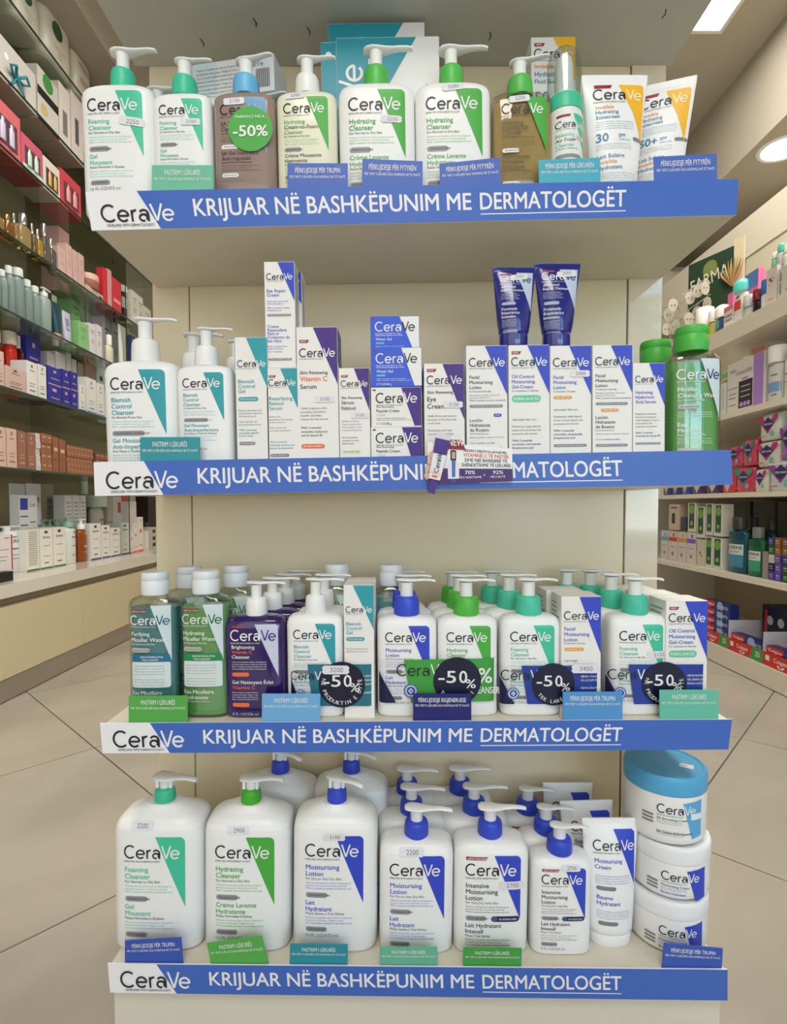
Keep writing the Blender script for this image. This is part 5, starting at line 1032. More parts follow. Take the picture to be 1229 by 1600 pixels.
for i, (a, b_) in enumerate(((75, 87), (88, 104), (105, 113), (114, 121))): GLf(6, 'box', a, b_, (552, 552, 552, 562)[i], (206, 204, 206), 'grey white carton, %s behind the royal blue cartons' % ORD[i], X=-1.60)
GLf(6, 'box', 123, 132, 568, (150, 142, 134), 'first grey brown carton at the back of the sixth glass shelf', X=-1.6); GLf(6, 'box', 133, 151, 570, (140, 116, 106), 'second grey brown carton at the back of the sixth glass shelf', X=-1.6); GLf(6, 'box', 153, 172, 576, (190, 206, 200), 'leaf patterned carton at the back of the sixth glass shelf', [('d', .3, .2, .12, (40, 70, 70)), ('d', .7, .35, .12, (50, 80, 80)), ('d', .4, .55, .12, (206, 90, 60)), ('d', .7, .75, .1, (40, 90, 70))], X=-1.6)
# lowest glass shelf: pink, brown and copper
GLf(7, 'box', -6, 10, 667, (216, 182, 168), 'tall pale pink carton at the left edge, lowest glass shelf', bio()); GLf(7, 'box', 11, 27, 670, (214, 182, 166), 'second tall pale pink carton, lowest glass shelf', bio())
GLf(7, 'box', 28, 42, 674, (150, 104, 84), 'first tall brown carton, lowest glass shelf', bio((196, 160, 140))); GLf(7, 'box', 43, 56, 678, (150, 104, 84), 'second tall brown carton, lowest glass shelf', bio((196, 160, 140)))
cop = (178, 120, 92)
def grid(px0, px1, nc, nr, h, c, lab_, g, arts=None, X=XI, z0=0, metal=.5):
    src = None; Y0, Y1 = atx(px0, X, .2), atx(px1, X, .2); W_ = (Y1-Y0)/nc
    rows = ('bottom', 'second', 'third', 'fourth', 'fifth', 'sixth')
    for r in range(nr):
        for i in range(nc):
            loc = (X-.02-.004*((r*7+i*3) % 3)/2, Y0+W_*(i+.5), ZL[7]+z0+r*(h+.0006)+.0006)
            lb = lab_ % ('%s in the %s row' % (ORD[i] if i < 10 else 'last', rows[r]))
            if src is None: src = thing('small_carton', loc, pi/2); k_box(src, W_-.002, .04, h, c, arts, metal=metal, rough=.35); tag(src, lb, 'box', g)
            else: clone(src, loc, lb)
cart_ = [('r', .2, .3, .8, .4, (226, 190, 160)), ('r', .2, .6, .6, .66, (140, 84, 64))]
grid(57, 64, 1, 5, .031, (214, 206, 206), 'small white and copper carton, %s of the narrow stack', 'narrow copper stack', cart_, metal=0)
grid(65, 82, 2, 4, .040, cop, 'copper carton, %s of the left copper stack', 'left copper stack', cart_)
GLf(7, 'box', 83, 92, 683, (166, 110, 84), 'tall copper carton, first of two in the middle of the lowest shelf', cart_, metal=.4); GLf(7, 'box', 93, 103, 687, (160, 106, 82), 'tall copper carton, second of two in the middle of the lowest shelf', cart_, metal=.4)
grid(105, 146, 8, 5, .026, cop, 'tiny copper carton, %s of the long grid', 'grid of tiny copper cartons', cart_)
grid(150, 176, 4, 4, .029, (160, 104, 82), 'copper brown carton, %s of the far grid', 'far grid of copper cartons', cart_)
# counter top row
cw = (232, 228, 218)
GLf(0, 'box', -8, 21, 0, (16, 16, 18), 'low black plinth at the left end of the worktop', X=-1.42, H=.035, D=.09)
GLf(0, 'box', -6, 20, 0, (230, 222, 220), 'white carton with red edge standing on the black plinth', [('r', .92, 0, 1, 1, (190, 40, 50)), ('r', .5, .08, .8, .1, (60, 60, 60)), ('r', .2, .4, .8, .42, (200, 120, 130)), ('r', .2, .6, .7, .62, GREY), ('r', .2, .7, .6, .72, GREY)], X=-1.44, z0=.037, H=.135, D=.05)
GLf(0, 'bot', 8, 40, 822, (228, 230, 234), 'white pump bottle behind the black plinth, left end of worktop', [('t', 'URIA', .3, .18, .1, (60, 70, 110), .5), ('r', .3, .32, .7, .36, (90, 110, 170)), ('r', .3, .5, .8, .52, GREY), ('r', .3, .6, .75, .62, GREY)], pump=True, capr=.6, capf=.22, D=.07, X=-1.57)
gs = lambda c: [('r', .35, .05, .6, .12, (70, 66, 70)), ('t', 'BioNike', .22, .24, .06, (50, 46, 50), .56), ('r', .25, .42, .75, .435, GREY), ('r', .22, .68, .78, .695, GREY), ('r', .3, .84, .66, .87, c), ('r', 0, .965, 1, 1, (60, 110, 76) if c == (60, 130, 70) or c == (50, 60, 110) else (34, 50, 120))]
GLf(0, 'box', 42, 62, 828, cw, 'cream carton with dense small print on the worktop', [('r', .15, .04+.05*i, .85, .06+.05*i, (150, 146, 136)) for i in range(17)]+[('r', 0, .96, 1, 1, (60, 110, 76))])
GLf(0, 'box', 63, 83, 826, cw, 'tall cream carton with green bar, first of the pair on the worktop', gs((60, 130, 70))); GLf(0, 'box', 84, 103, 824, cw, 'tall cream carton with navy bar, second of the pair on the worktop', gs((50, 60, 110)))
GLf(0, 'bot', 105, 124, 808, (222, 226, 222), 'white bottle with mint green pump on the worktop', [('r', .55, .1, .72, .17, GREY), ('r', .4, .25, .8, .29, GREY), ('r', .4, .5, .8, .52, GREY), ('r', .4, .75, .8, .77, GREY)], pump=True, cap=(130, 172, 148), capr=.5, D=.05, capf=.22)
GLf(0, 'bot', 127, 140, 811, (150, 74, 26), 'amber brown bottle with white pump on the worktop', [('r', .5, .1, .7, .16, (220, 190, 160)), ('r', .4, .5, .8, .56, (220, 190, 160)), ('r', .4, .7, .8, .72, (220, 190, 160))], pump=True, capr=.55, capf=.24, D=.045, trans=.1)
for i, (a, b_, yt) in enumerate(((142, 158, 818), (159, 172, 821), (173, 189, 825), (190, 202, 817))): GLf(0, 'box', a, b_, yt, (230, 226, 222), 'white carton with navy foot, %s right of the amber bottle' % ORD[i], gs((34, 40, 90)), group='cartons with navy foot')
for i, (a, b_, yt) in enumerate(((203, 208, 828), (209, 215, 818), (216, 224, 808))): GLf(0, 'box', a, b_, yt, (230, 222, 218), 'white carton with red foot, %s in the row on the worktop' % ORD[i], [('d', .5, .4, .2, (226, 90, 70)), ('r', .2, .8, .8, .83, (226, 80, 60)), ('r', 0, .95, 1, 1, (226, 84, 60)), ('r', .4, .06, .6, .12, GREY)], group='cartons with red foot')
GLf(0, 'box', 226, 233, 830, (222, 218, 204), 'small pale carton near the far end of the worktop'); GLf(0, 'box', 235, 246, 824, (190, 186, 176), 'pale carton with black squares at the far end of the worktop', [('r', .3, .1, .7, .25, (40, 40, 40)), ('r', .3, .42, .7, .58, (40, 40, 40)), ('r', .3, .72, .7, .88, (40, 40, 40))])
# counter rear row
XR_ = -1.70
svr = lambda: [('t', 'SVR', .25, .22, .09, (70, 74, 90), .55), ('r', .2, .55, .5, .57, (120, 130, 170)), ('r', .2, .8, .6, .82, (120, 130, 170))]
GLf(0, 'tube', 25, 50, 756, (214, 218, 228), 'pale grey tube, left one of the tall pair behind the worktop cartons', svr(), X=XR_, D=.05); GLf(0, 'tube', 51, 74, 756, (218, 222, 232), 'pale grey tube, right one of the tall pair behind the worktop cartons', svr(), X=XR_, D=.05)
GLf(0, 'box', 32, 60, 774, (222, 224, 230), 'white carton with blue square in front of the tall pale tubes', [('r', .04, .04, .46, .2, (40, 66, 176)), ('t', 'SVR', .56, .16, .05, (90, 90, 100), .34), ('r', .04, .28, .46, .3, (90, 100, 170)), ('r', .04, .4, .46, .42, (90, 100, 170)), ('r', .04, .52, .46, .56, (90, 100, 170)), ('r', .56, .36, .9, .38, GREY)], X=-1.64, D=.04)
GLf(0, 'box', 74, 86, 757, (170, 160, 140), 'khaki carton at the back of the worktop right of the tubes', txt3(), X=-1.76)
for i, (a, b_) in enumerate(((70, 80), (82, 90), (91, 101))): GLf(0, 'bot', a, b_, 812, (200, 212, 204), 'bottle with mint green pump, %s behind the cream carton pair' % ORD[i], pump=True, cap=(120, 164, 140), capr=.6, X=-1.64, D=.045, capf=.22, group='rear mint pump bottles')
for i, (a, b_) in enumerate(((103, 114), (115, 126), (127, 136))): GLf(0, 'box', a, b_, 774, (206, 206, 210), 'pale grey carton, %s of three standing high behind the amber bottle' % ORD[i], [('r', .15, .1+.06*j, .85, .13+.06*j, (160, 160, 170)) for j in range(12)], X=-1.66, group='three pale grey cartons')
GLf(0, 'bot', 134, 149, 752, (186, 150, 40), 'yellow oil bottle with white pump at the back of the worktop', cap=(226, 226, 224), capr=.45, capf=.18, X=-1.78, D=.07, trans=.15)
GLf(0, 'bot', 149, 168, 774, (226, 224, 220), 'white bottle with orange lettering at the back of the worktop', [('r', .4, .25, .85, .3, (226, 120, 90)), ('r', .4, .45, .8, .47, GREY), ('r', .4, .55, .8, .57, GREY)], X=XR_, D=.06, capr=.9)
GLf(0, 'box', 169, 176, 776, (190, 180, 176), 'narrow grey and red carton at the back of the worktop', [('r', 0, .45, 1, .5, (190, 50, 50))], X=XR_); GLf(0, 'box', 177, 191, 776, (214, 206, 216), 'white and red carton at the back of the worktop', [('r', .55, .1, .9, .3, (206, 40, 46)), ('r', 0, .75, 1, 1, (206, 60, 60))], X=XR_)
GLf(0, 'box', 192, 200, 776, (226, 70, 34), 'bright orange carton at the back of the worktop', X=XR_); GLf(0, 'box', 201, 214, 784, (222, 214, 216), 'white carton with small pictures at the back of the worktop', [('d', .3, .4, .1, GREY), ('r', .5, .6, .9, .65, (206, 80, 80))], X=-1.66)
for i, c in enumerate(((206, 190, 170), (190, 150, 140), (40, 36, 40))): GLf(0, 'jar', 216, 230, 0, c, 'small jar, %s from the bottom of the stack at the far end of the worktop' % ORD[i], X=-1.68, H=.055, z0=.056*i, cap=((60, 170, 170), (60, 50, 50), (30, 28, 30))[i], D=.07, group='stack of small jars')
GLf(0, 'box', 232, 246, 776, (48, 34, 34), 'dark brown carton at the far end of the worktop', X=-1.75)
# ------------------------------------------------------------------ goods on the right
ZR = {1: R_(.535), 2: R_(.2765), 3: R_(.038), 4: R_(-.20), 5: R_(-.43)}
def GR(sh, *a, **k):
    X = k.pop('X', 1.465); return goods('R', ZR[sh], X, *a, **k)
GR(1, 'bot', 1086, 1102, 482, (206, 176, 60), 'deodorant stick with tall white cap and yellow base, nearest the green sign', cap=(236, 232, 226), capr=.92, capf=.55, D=.04)
GR(1, 'bot', 1103, 1113, 484, (196, 192, 130), 'grey deodorant with white dome cap and yellow label', [('r', .1, .2, .8, .8, (206, 200, 60))], cap=(232, 228, 222), capr=.9, capf=.45, dome=True, D=.035)
GR(1, 'bot', 1114, 1129, 477, (60, 96, 136), 'blue deodorant with white dome cap on the highest right shelf', [('r', .1, .15, .6, .6, (110, 190, 186))], cap=(236, 232, 226), capr=.9, capf=.45, dome=True, D=.04)
GR(1, 'box', 1130, 1145, 478, (228, 220, 216), 'white and pink offer carton beside the blue deodorant', [('r', 0, 0, 1, .22, (230, 120, 150)), ('t', 'POSEBNA', .08, .50, .13, (40, 36, 44), .84), ('t', 'PONUDA', .08, .68, .13, (40, 36, 44), .84)], D=.04)
GR(1, 'box', 1146, 1157, 470, (226, 222, 220), 'white carton with red top band, right of the offer carton', [('r', 0, 0, 1, .4, (222, 60, 56))], D=.04)
GR(1, 'box', 1135, 1144, 458, (222, 110, 160), 'left pink lip balm carton behind the front row', [('t', 'lip', .1, .5, .16, (130, 20, 80), .7)], X=1.56, D=.03); GR(1, 'box', 1162, 1183, 425, (222, 110, 160), 'right pink lip balm carton with blue top behind the front row', [('t', 'lip', .1, .62, .14, (110, 20, 80), .8), ('r', 0, 0, 1, .3, (90, 130, 190))], X=1.54, D=.03)
GR(1, 'bot', 1142, 1162, 437, (226, 226, 222), 'tall white deodorant with turquoise cap', [('r', .3, .1, .6, .16, (40, 130, 90)), ('r', 0, .75, 1, 1, (222, 60, 56))], cap=(84, 196, 190), capr=.9, capf=.25, dome=True, D=.045, X=1.52)
GR(1, 'bot', 1158, 1171, 462, (206, 206, 206), 'grey deodorant stick left of the dark red one', cap=(180, 180, 180), capr=.95, capf=.5, D=.035)
GR(1, 'bot', 1172, 1184, 453, (30, 26, 30), 'black deodorant stick with dark red cap', cap=(110, 26, 36), capr=.95, capf=.45, D=.035); GR(1, 'bot', 1185, 1195, 438, (206, 214, 220), 'white stick with blue cap on the highest right shelf', cap=(36, 92, 160), capr=.95, capf=.45, D=.03)
ok = GR(1, 'box', 1196, 1213, 419, (214, 204, 198), 'cream carton with purple flower print', [('d', .35, .28, .10, (110, 30, 90)), ('d', .5, .34, .08, (120, 40, 100)), ('d', .6, .27, .05, (110, 30, 90)), ('d', .3, .42, .05, (120, 40, 100)), ('r', .2, .8, .7, .82, (190, 60, 90))], D=.12)[0]
sd = GR(1, 'box', 1214, 1238, 415, (206, 202, 196), 'pale carton with upright lettering at the right edge of the photo', [('d', .7, .4, .1, (110, 160, 110)), ('r', .5, .7, .9, .73, (110, 150, 90))], D=.12)[0]
L = Lab(lambda x, z, e: (x, -.06-e, z), -.05, .11, .1); L.text('seven days', .30, .85, .12, pr((30, 24, 30)), rot=pi/2, bold=.02, width=.8); L.build(sd, 'lettering')
hk = .0
for a, b_, yt, c, cc, lb, tb_ in ((1184, 1196, 394, (120, 190, 140), (230, 232, 230), 'green bottle with clear cap on top of the flower carton', ok), (1197, 1209, 367, (200, 206, 206), (84, 190, 170), 'turquoise domed bottle on top of the flower carton', ok),
        (1211, 1224, 362, (222, 220, 214), (238, 236, 230), 'white domed bottle above the pale carton', sd), (1226, 1240, 372, (130, 190, 150), (120, 190, 150), 'pale green bottle above the pale carton, at the right edge', sd)):
    GR(1, 'bot', a, b_, yt, c, lb, cap=cc, capr=.95, capf=.4, dome=True, D=.035, X=1.50, z0=(ok if a < 1205 else sd) and (0.0 if 1 else 0), ) if 0 else None
for tb_, offs in ((ok, ((-.018, .11, (120, 190, 140), (230, 232, 230), 'green bottle with clear cap on top of the flower carton'), (.014, .14, (200, 206, 206), (84, 190, 170), 'turquoise domed bottle on top of the flower carton'))),
                  (sd, ((-.026, .15, (222, 220, 214), (238, 236, 230), 'white domed bottle above the pale carton'), (.020, .15, (130, 190, 150), (120, 190, 150), 'pale green bottle above the pale carton, at the right edge')))):
    top = max(v.co.z for v in tb_.children[0].data.vertices)+tb_.location.z+.0006
    for dx, h, c, cc, lb in offs:
        t = thing('bottle', (tb_.location.x-.03, tb_.location.y-dx, top), -pi/2); k_bot(t, .034, .034, h*.62, c, None, cap=cc, capr=.95, capf=.4, dome=True); tag(t, lb, 'bottle')
# green sign with hanging accessory cards
yS = 2.92; xa0, xa1 = -.125, .125
sg = thing('accessory_rack', (1.66, yS, R_(.2765)+.0006), -1.15)
zb_ = at(1100, 400, yS).z-sg.location.z
part(sg, 'sign_board', xa0, xa1, 0, .012, zb_-.30, zb_, M((38, 62, 42), .5)); part(sg, 'side_strip', xa1+.002, xa1+.052, 0, .012, zb_-.34, zb_+.03, M((206, 192, 160), .5))
part(sg, 'rack_post', -.02, .02, .014, .03, 0, zb_-.05, M((90, 86, 80), .5)); part(sg, 'rack_foot', -.07, .07, -.04, .10, -.0, .012, M((90, 86, 80), .5))
L = Lab(lambda x, z, e: (x, -e, z), -(xa1-xa0)/2, zb_, xa1-xa0); L.text('FARMA', .08, .62, .26, pr((214, 210, 190)), width=.84, rot=.12, layer=2); L.disc(.5, .25, .16, pr((120, 130, 70)), 1); L.build(sg, 'lettering')
b = MB(); zl = zb_-.20; xl_ = (xa1-xa0)/2
for i in range(9):
    a = radians(50+11*i); b.tube([(xl_, -.006, zl), (xl_+.06*cos(a), -.012, zl+.08*sin(a)), (xl_+.09*cos(a), -.006, zl+.14*sin(a))], [.004, .006, .0008], M((90, 120, 60) if i % 2 else (206, 130, 90), .5), 5)
b.build('leaf_print_cutout', sg)
tag(sg, 'green sign board on a small rack beyond the green capped bottles', 'sign')
hc_ = None
for i in range(18):
    row, cl = i//6, i % 6
    q_ = at(1042+12.5*cl-4*row+random.uniform(-4, 4), 490-9*cl+30*row+random.uniform(-6, 6), yS-.06-.03*cl+random.uniform(-.03, .03)); loc = (q_.x, q_.y, q_.z)
    lb = 'white accessory card hanging by the green sign, %s in the %s row' % (ORD[cl], ('top', 'middle', 'bottom')[row])
    if hc_ is None:
        hc_ = thing('accessory_card', loc, radians(-20)); b = MB(); b.loft([[(x*.024, y, z*.033) for x, z in [(cos(2*pi*k/16)*(1 if abs(cos(2*pi*k/16)) < .8 else .96), sin(2*pi*k/16)) for k in range(16)]] for y in (0, .002)], M((186, 178, 164), .4), False); b.build('backing_card', hc_)
        b = MB()
        for x in (-.008, .008): b.lathe([(.003, -.002), (.003, .002)], M((190, 150, 90), .3, .8), x, -.002, 8)
        b.build('gold_studs', hc_); b = MB(); b.tube([(0, .001, .033), (0, .001, .042), (.004, .02, .046)], .001, M((200, 196, 190), .3), 5); b.build('hook', hc_); tag(hc_, lb, 'card', 'hanging accessory cards')
    else: clone(hc_, loc, lb, rz=radians(random.uniform(-70, 10)))
for r_ in range(3):
    qa, qb = sg.matrix_basis.inverted() @ at(1036, 481+30*r_, yS-.02), sg.matrix_basis.inverted() @ at(1104, 434+30*r_, yS-.12); b = MB(); b.tube([tuple(qa), tuple(qb)], .002, M((190, 186, 180), .3, .6), 6); b.build('hanging_rail', sg)
# shelf two
GR(2, 'box', 1125, 1133, 600, (226, 226, 222), 'narrow white carton left of the purple and white carton', [('r', .2, .1+.07*j, .8, .12+.07*j, (150, 160, 180)) for j in range(11)], D=.06)
ev = GR(2, 'box', 1135, 1192, 560, (224, 218, 214), 'white, black and purple carton on the second right shelf', [('r', .74, 0, 1, 1, (170, 128, 206)), ('r', .34, .42, .72, .95, (30, 26, 34)), ('t', 'eva', .08, .20, .09, (120, 110, 120), .16), ('t', 'DermoXEN', .28, .28, .08, (130, 120, 130), .42), ('r', .02, .5, .32, .53, (170, 160, 196)), ('r', .42, .36, .60, .40, (170, 128, 206)),
    ('r', .40, .52, .66, .54, (190, 186, 196)), ('r', .40, .62, .66, .64, (190, 186, 196)), ('r', .40, .72, .66, .74, (190, 186, 196)), ('d', .42, .88, .045, (190, 150, 214)), ('d', .52, .88, .045, (190, 150, 214)), ('d', .62, .88, .045, (190, 150, 214)), ('r', .06, .62, .28, .64, GREY), ('r', .06, .7, .26, .72, GREY), ('r', .06, .84, .26, .86, GREY)], D=.10)[0]
GR(2, 'bot', 1193, 1216, 541, (214, 214, 212), 'white foam bottle with blue fade on the second right shelf', [('r', .05, .5, .95, .75, (120, 156, 206)), ('r', .4, .3, .8, .34, GREY), ('r', .5, .8, .8, .84, GREY)], capr=.85, capf=.3, cap=(232, 232, 230), D=.05)
GR(2, 'bot', 1218, 1240, 543, (228, 226, 222), 'white bottle with orange cap at the right edge, second right shelf', [('r', .2, .4, .5, .44, (226, 90, 60)), ('r', .2, .6, .8, .62, GREY)], cap=(226, 84, 50), capr=.6, capf=.15, D=.06)
GR(2, 'box', 1168, 1199, 508, (222, 206, 198), 'pink and cream carton with navy label behind the purple carton', [('r', .12, .06, .8, .22, (30, 40, 66)), ('r', .12, .24, .8, .40, (226, 160, 140)), ('r', .12, .5, .6, .52, GREY), ('r', .1, .72, .4, .76, (60, 50, 60))], X=1.60, D=.09)
for i in range(3): GR(2, 'box', 1203+13*i, 1214+13*i, 505, (206, 198, 186), 'pale thin carton, %s behind the foam bottle' % ORD[i], X=1.66, D=.12, group='thin pale cartons')
for i in range(3): GR(2, 'pack', 1120, 1166, 0, (196, 206, 190), 'wipes pack lying flat, %s from the bottom behind the purple carton' % ORD[i], X=1.60, H=.050, z0=.115+.052*i if 0 else .052*i+.0, D=.13, arts=[('r', .1, .2, .4, .8, (120, 190, 110))], group='flat wipes packs')
for i in range(2): GR(2, 'pack', 1122, 1168, 0, (206, 210, 200), 'wipes pack lying flat, %s below the highest right board' % ('lower', 'upper')[i], X=1.61, H=.048, z0=.157+.050*i, D=.13, arts=[('r', .1, .2, .4, .8, ((150, 180, 206), (120, 190, 110))[i])], group='upper wipes packs')
# shelf three: soft packs
nv, mg = (36, 36, 104), (190, 40, 120)
def lib(c2=mg, c=WHITE): return [('p', [(.01, 0), (.01, .14), (.5, .74), (.5, .42), (.2, 0)], c2), ('p', [(.99, 0), (.99, .14), (.5, .74), (.5, .42), (.8, 0)], c2), ('p', [(.17, .34), (.5, .62), (.83, .34), (.5, .06)], nv), ('t', 'Libresse', .27, .38, .10, (240, 236, 240), .46), ('d', .72, .74, .1, (120, 190, 170)), ('r', .08, .80, .4, .84, (220, 120, 120))]
for a, b_, c, nm in ((1034, 1047, (44, 56, 120), 'first'), (1048, 1061, (46, 58, 124), 'second'), (1062, 1077, (40, 70, 150), 'third'), (1078, 1099, (64, 40, 100), 'fourth'), (1100, 1125, (60, 36, 96), 'fifth'), (1126, 1146, (200, 66, 70), 'sixth')):
    GR(3, 'pack', a, b_, 738, c, '%s small dark pack under the end of the second blue strip' % nm if nm != 'sixth' else 'small red pack under the end of the second blue strip', [('p', [(.5, .3), (.75, .6), (.5, .95), (.3, .6)], (206, 196, 200))], D=.05)
def pk3(a, b_, y0, y1, c, lb, arts, D=.06):
    Ym = (atx(a, 1.465)+atx(b_, 1.465))/2; z0 = at((a+b_)/2, y1, Ym).z-ZR[3] if y1 else 0.
    GR(3, 'pack', a, b_, y0, c, lb, arts, z0=z0, D=D)
pk3(1147, 1175, 729, None, (206, 62, 100), 'red and green sanitary pack, bottom row beside the blue strip', lib((60, 150, 130))); pk3(1176, 1197, 732, None, (206, 214, 200), 'small white sanitary pack with magenta chevron, bottom row', lib())
pk3(1199, 1240, 718, None, (196, 206, 206), 'large white and purple sanitary pack, bottom row at the right edge', lib((150, 60, 150))+[('r', 0, 0, 1, .07, (230, 228, 224))])
pk3(1135, 1157, 697, 729, (206, 70, 120), 'pink sanitary pack behind the end of the blue strip, second row', lib((150, 50, 120))); pk3(1158, 1178, 686, 728, (206, 70, 104), 'red sanitary pack with green top, second row', lib((40, 140, 120)))
pk3(1180, 1215, 689, 729, (214, 212, 200), 'white sanitary pack with magenta chevron, second row', lib()); pk3(1184, 1215, 645, 688, (206, 216, 206), 'white sanitary pack with magenta chevron on top of the stack', lib())
pk3(1217, 1240, 662, 717, (150, 110, 180), 'purple sanitary pack at the right edge above the large pack', lib((150, 60, 150)))
# shelf four
def pk4(kind, a, b_, y0, y1, c, lb, arts=None, D=.05, **k):
    Ym = (atx(a, 1.465)+atx(b_, 1.465))/2; z0 = (at((a+b_)/2, y1, Ym).z-ZR[4]) if y1 else 0.
    GR(4, kind, a, b_, y0, c, lb, arts, z0=z0, D=D, **k)
for i, (a, b_, c) in enumerate(((1032, 1043, (90, 180, 206)), (1044, 1057, (206, 60, 60)), (1058, 1071, (206, 160, 60)), (1072, 1086, (130, 90, 190)))):
    pk4('box', a, b_, 829+i, None, (214, 206, 200), 'white toothpaste carton with coloured band, %s from the left on the fourth right shelf' % ORD[i], [('d', .6, .12, .12, c), ('r', 0, .2, 1, .34, c), ('r', .2, .5, .8, .52, GREY), ('d', .5, .76, .12, (150, 100, 70))], group='cartons with coloured bands')
pk4('box', 1044, 1061, 788, 828, (206, 186, 170), 'tan carton with small bottle picture above the banded cartons', [('r', .3, .35, .6, .75, (40, 36, 40)), ('r', .2, .1, .8, .16, (90, 80, 80))]); pk4('box', 1063, 1072, 808, 829, (50, 56, 76), 'small dark carton above the banded cartons')
gnb = [('r', .15, .02, .85, .88, (30, 76, 52)), ('d', .5, .22, .34, (110, 170, 60)), ('d', .5, .70, .16, (150, 190, 90)), ('r', .15, .86, .85, .90, (110, 170, 60))]
for a, b_, y0, y1, nm in ((1074, 1086, 786, 831, 'upper row, leftmost'), (1088, 1100, 792, 840, 'upper row, second'), (1102, 1113, 787, 836, 'upper row, third'), (1115, 1128, 788, 838, 'upper row, rightmost'), (1101, 1112, 839, None, 'lower row, left'), (1113, 1127, 841, None, 'lower row, right')):
    pk4('box', a, b_, y0, y1, (222, 220, 210), 'white and green carton with olive picture, %s' % nm, gnb, group='olive cartons')
pk4('box', 1088, 1100, 843, None, (206, 198, 180), 'pale carton with plant drawing left of the lower olive cartons', [('d', .4, .5, .12, (120, 120, 70)), ('d', .6, .6, .1, (150, 130, 80))])
lis = lambda c, n_: [('r', .05, .06, .9, .22, tuple(int(v*.7) for v in c)), ('r', .08, .34, .9, .86, tuple(min(255, v+40) for v in c)), ('r', .08, .34, .9, .58, (214, 220, 220)), ('t', 'LISTERINE', .12, .45, .07, (24, 24, 30), .74, .03), ('t', n_, .18, .54, .05, (60, 110, 130), .6)]
pk4('bot', 1131, 1160, 808, None, (20, 92, 106), 'teal mouthwash bottle with black and white cap', lis((20, 100, 130), 'COOL MINT'), cap=(60, 60, 60), capr=.45, capf=.22, trans=.2)
pk4('bot', 1162, 1186, 824, None, (18, 110, 70), 'green mouthwash bottle with grey cap', lis((20, 120, 80), 'FRESH MINT'), cap=(120, 124, 120), capr=.45, capf=.22, trans=.2)
for i, (a, b_) in enumerate(((1160, 1176), (1186, 1203))): GR(4, 'bot', a, b_, 808+2*i, (20, 60, 56), 'dark mouthwash bottle, %s at the back of the fourth right shelf' % ORD[i], cap=(70, 70, 70), capr=.45, capf=.22, X=1.62, D=.05, group='rear mouthwash bottles')
GR(4, 'box', 1190, 1199, 862, (150, 140, 136), 'grey carton beside the green mouthwash', D=.05)
cols = [[(90, 60, 160), (22, 26, 60), (200, 198, 190), (40, 100, 60), (40, 60, 130)], [(96, 70, 170), (110, 80, 176), (100, 76, 166), (150, 96, 30), (150, 96, 30)], [(30, 84, 40), (30, 84, 44), (40, 56, 120), (130, 90, 50), (120, 84, 50)]]
for ci, (a, b_) in enumerate(((1200, 1209), (1210, 1219), (1221, 1236))):
    for r in range(5):
        GR(4, 'box', a, b_, 0, cols[ci][r], 'small coloured carton, %s column, %s from the bottom, beside mouthwash' % (('left', 'middle', 'right')[ci], ORD[r]), [('r', .2, .3, .7, .4, (210, 206, 214)), ('r', .2, .6, .8, .66, (190, 190, 200))], z0=.033*r, H=.032, D=.07, group='small coloured cartons')
for i in range(3): GR(4, 'box', 1136+38*i, 1170+38*i, 784, (104, 100, 90), 'grey translucent storage box, %s at the back of the fourth right shelf' % ORD[i], X=1.76, D=.12, group='rear storage boxes')
# bottom shelf: toothpaste
red, dkb = (206, 40, 36), (28, 44, 120)
tpa = lambda r_='WHITE': [('r', 0, 0, 1, 1, dkb), ('p', [(0, 0), (0, 1), (.2, 1), (.42, .5), (.42, 0)], red), ('t', 'Colgate', .04, .55, .34, (244, 240, 236), .34, .03), ('d', .62, .5, .12, (150, 180, 226)), ('t', r_, .56, .70, .36, (206, 214, 236), .36, .03)]
def tray(a, b_, lb, X=1.45):
    Y1, Y0 = atx(a, X), atx(b_, X); t = thing('display_tray', (X, (Y0+Y1)/2, ZR[5]+.0006), -pi/2); w = (Y1-Y0)/2-.002; b = MB(); m = M(red, .4); h = .052
    b.box(-w, w, 0, .003, 0, h, m); b.box(-w, -w+.003, .003, .19, 0, h*1.1, M((206, 206, 216), .4)); b.box(w-.003, w, .003, .19, 0, h*2.4, M((206, 206, 216), .4)); b.box(-w, w, .003, .19, 0, .003, m); b.build('tray_walls', t)
    L = Lab(lambda x, z, e: (x, -e, z), -w, h, 2*w, scv=h); L.poly([(.62, 1), (1, 1), (1, 0), (.72, 0)], pr((70, 150, 66)), 1); L.text('Colgate', .24, .55, .30, PW, width=.34, bold=.03); L.pill(.04, .2, .14, .6, PW, layer=1)
    pts = _arc(.41, .60, .07, .28, 200, 340, 8); L.n = 2; L.stroke([(x, 1.2-y) for x, y in pts], .05, PW); L.text('25%', .80, .65, .4, PW, width=.13, bold=.02, layer=3); L.build(t); tag(t, lb, 'tray', 'red toothpaste trays'); return (Y0+Y1)/2, 2*w
def tpaste(yc, w, x, z, lb, kind='WHITE'):
    t = thing('toothpaste_carton', (x, yc, z), -pi/2); k_box(t, w-.008, .040, .036, dkb, tpa(kind)); tag(t, lb, 'box', 'toothpaste cartons'); return t
y1_, w1_ = tray(1100, 1142, 'red and green toothpaste tray farthest along the bottom right shelf'); y2_, w2_ = tray(1143, 1197, 'red and green toothpaste tray in the middle of the bottom right shelf'); y3_, w3_ = tray(1198, 1270, 'red toothpaste tray at the right edge of the photo')
zb5 = ZR[5]+.0045
for r in range(5): tpaste(y1_, w1_, 1.478, zb5+.0368*r, 'toothpaste carton, %s from the bottom in the far tray' % ORD[r], 'WHITE' if r > 1 else 'MaxFresh')
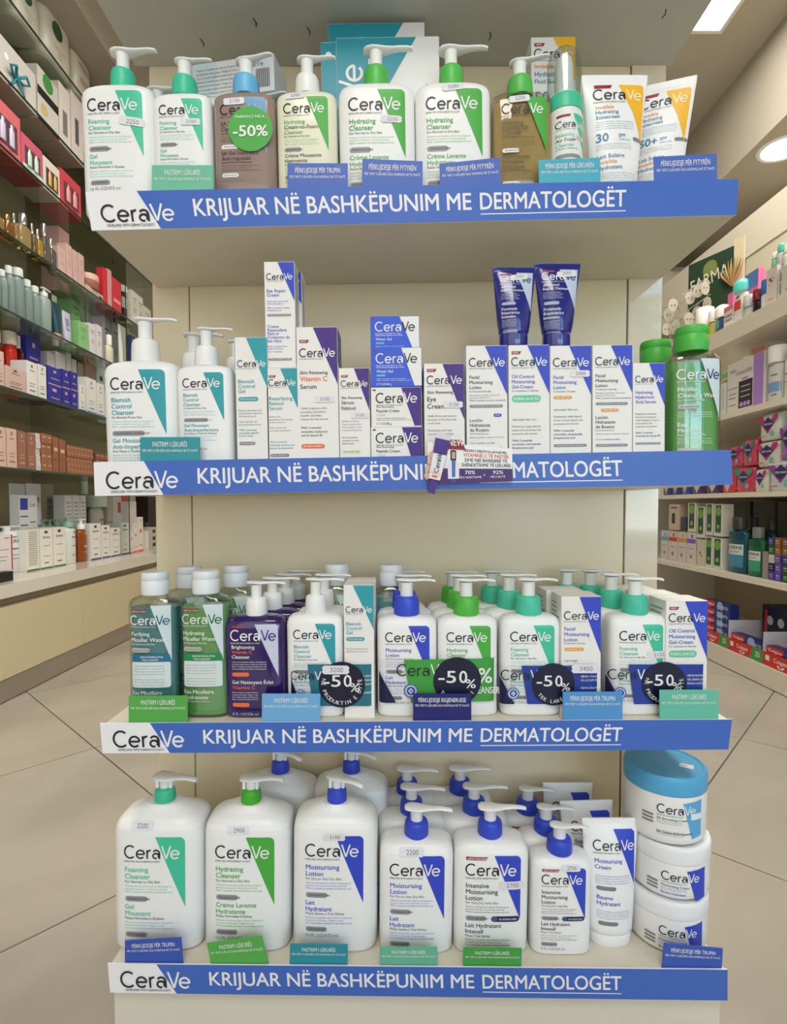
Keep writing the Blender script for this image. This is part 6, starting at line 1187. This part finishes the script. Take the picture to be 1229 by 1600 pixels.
for r in range(2): tpaste(y2_, w2_, 1.478, zb5+.0368*r, 'toothpaste carton, %s from the bottom in the middle tray' % ORD[r])
for r in range(2): tpaste(y3_, w3_, 1.478, zb5+.0368*r, 'toothpaste carton, %s from the bottom in the right tray' % ORD[r])
for j in range(3):
    src = thing('toothpaste_carton', (1.60+.05*j, y2_+.01, ZR[5]+.0006), -pi/2); k_box(src, .16, .042, .20, (26, 30, 66), [('d', .3, .3, .12, (200, 206, 216)), ('r', .1, .1, .2, .9, (206, 50, 40)), ('d', .7, .3, .12, (200, 206, 216))]); tag(src, 'dark blue toothbrush carton, %s row behind the middle tray' % ORD[j], 'box', 'dark toothbrush cartons')
# security camera and far wall details
q = at(1047, 492, 4.5); t = thing('security_camera', (q.x, 4.595, q.z)); b = MB(); b.box(-.04, .04, -.02, 0, -.04, .04, MW, .003); b.build('mount', t)
b = MB(); b.tube([(0, -.02, 0), (0, -.13, -.03)], [.045, .05], MW, 20); b.build('housing', t); b = MB(); b.tube([(0, -.128, -.0305), (0, -.140, -.034)], [.04, .028], M((14, 14, 16), .1), 20); b.build('lens', t); tag(t, 'round black and white security camera on the far wall', 'camera')
slab('trim_3', 2.0, XR, 4.3, YF_, 2.02, 2.5, ceilm)
# outside, seen only as reflections
def tree(x, y, h, lb):
    t = thing('street_tree', (x, y, 0)); b = MB(); b.tube([(0, 0, 0), (.1, .05, h*.4), (0, .1, h*.6)], [.16, .12, .08], M((70, 54, 40), .9), 8); b.build('trunk', t); b = MB(); m = M((62, 92, 40), .8)
    for i in range(420):
        a, e, r = random.uniform(0, 2*pi), random.uniform(-1, 1), random.uniform(.5, 1.5)*h*.16; c = Vector((r*cos(a)*1.3, r*sin(a)*1.3, h*.7+e*h*.2)); u = Vector([random.uniform(-1, 1) for _ in range(3)]).normalized()*.22; v = u.orthogonal().normalized()*.14
        b.add([c-u, c+v, c+u, c-v], [(0, 1, 2, 3)], m)
    b.build('foliage', t); tag(t, lb, 'tree')
tree(3.4, -8.5, 5.0, 'leafy street tree outside the shop window, right'); tree(-1.2, -9.5, 5.5, 'leafy street tree outside the shop window, left')
unmark()
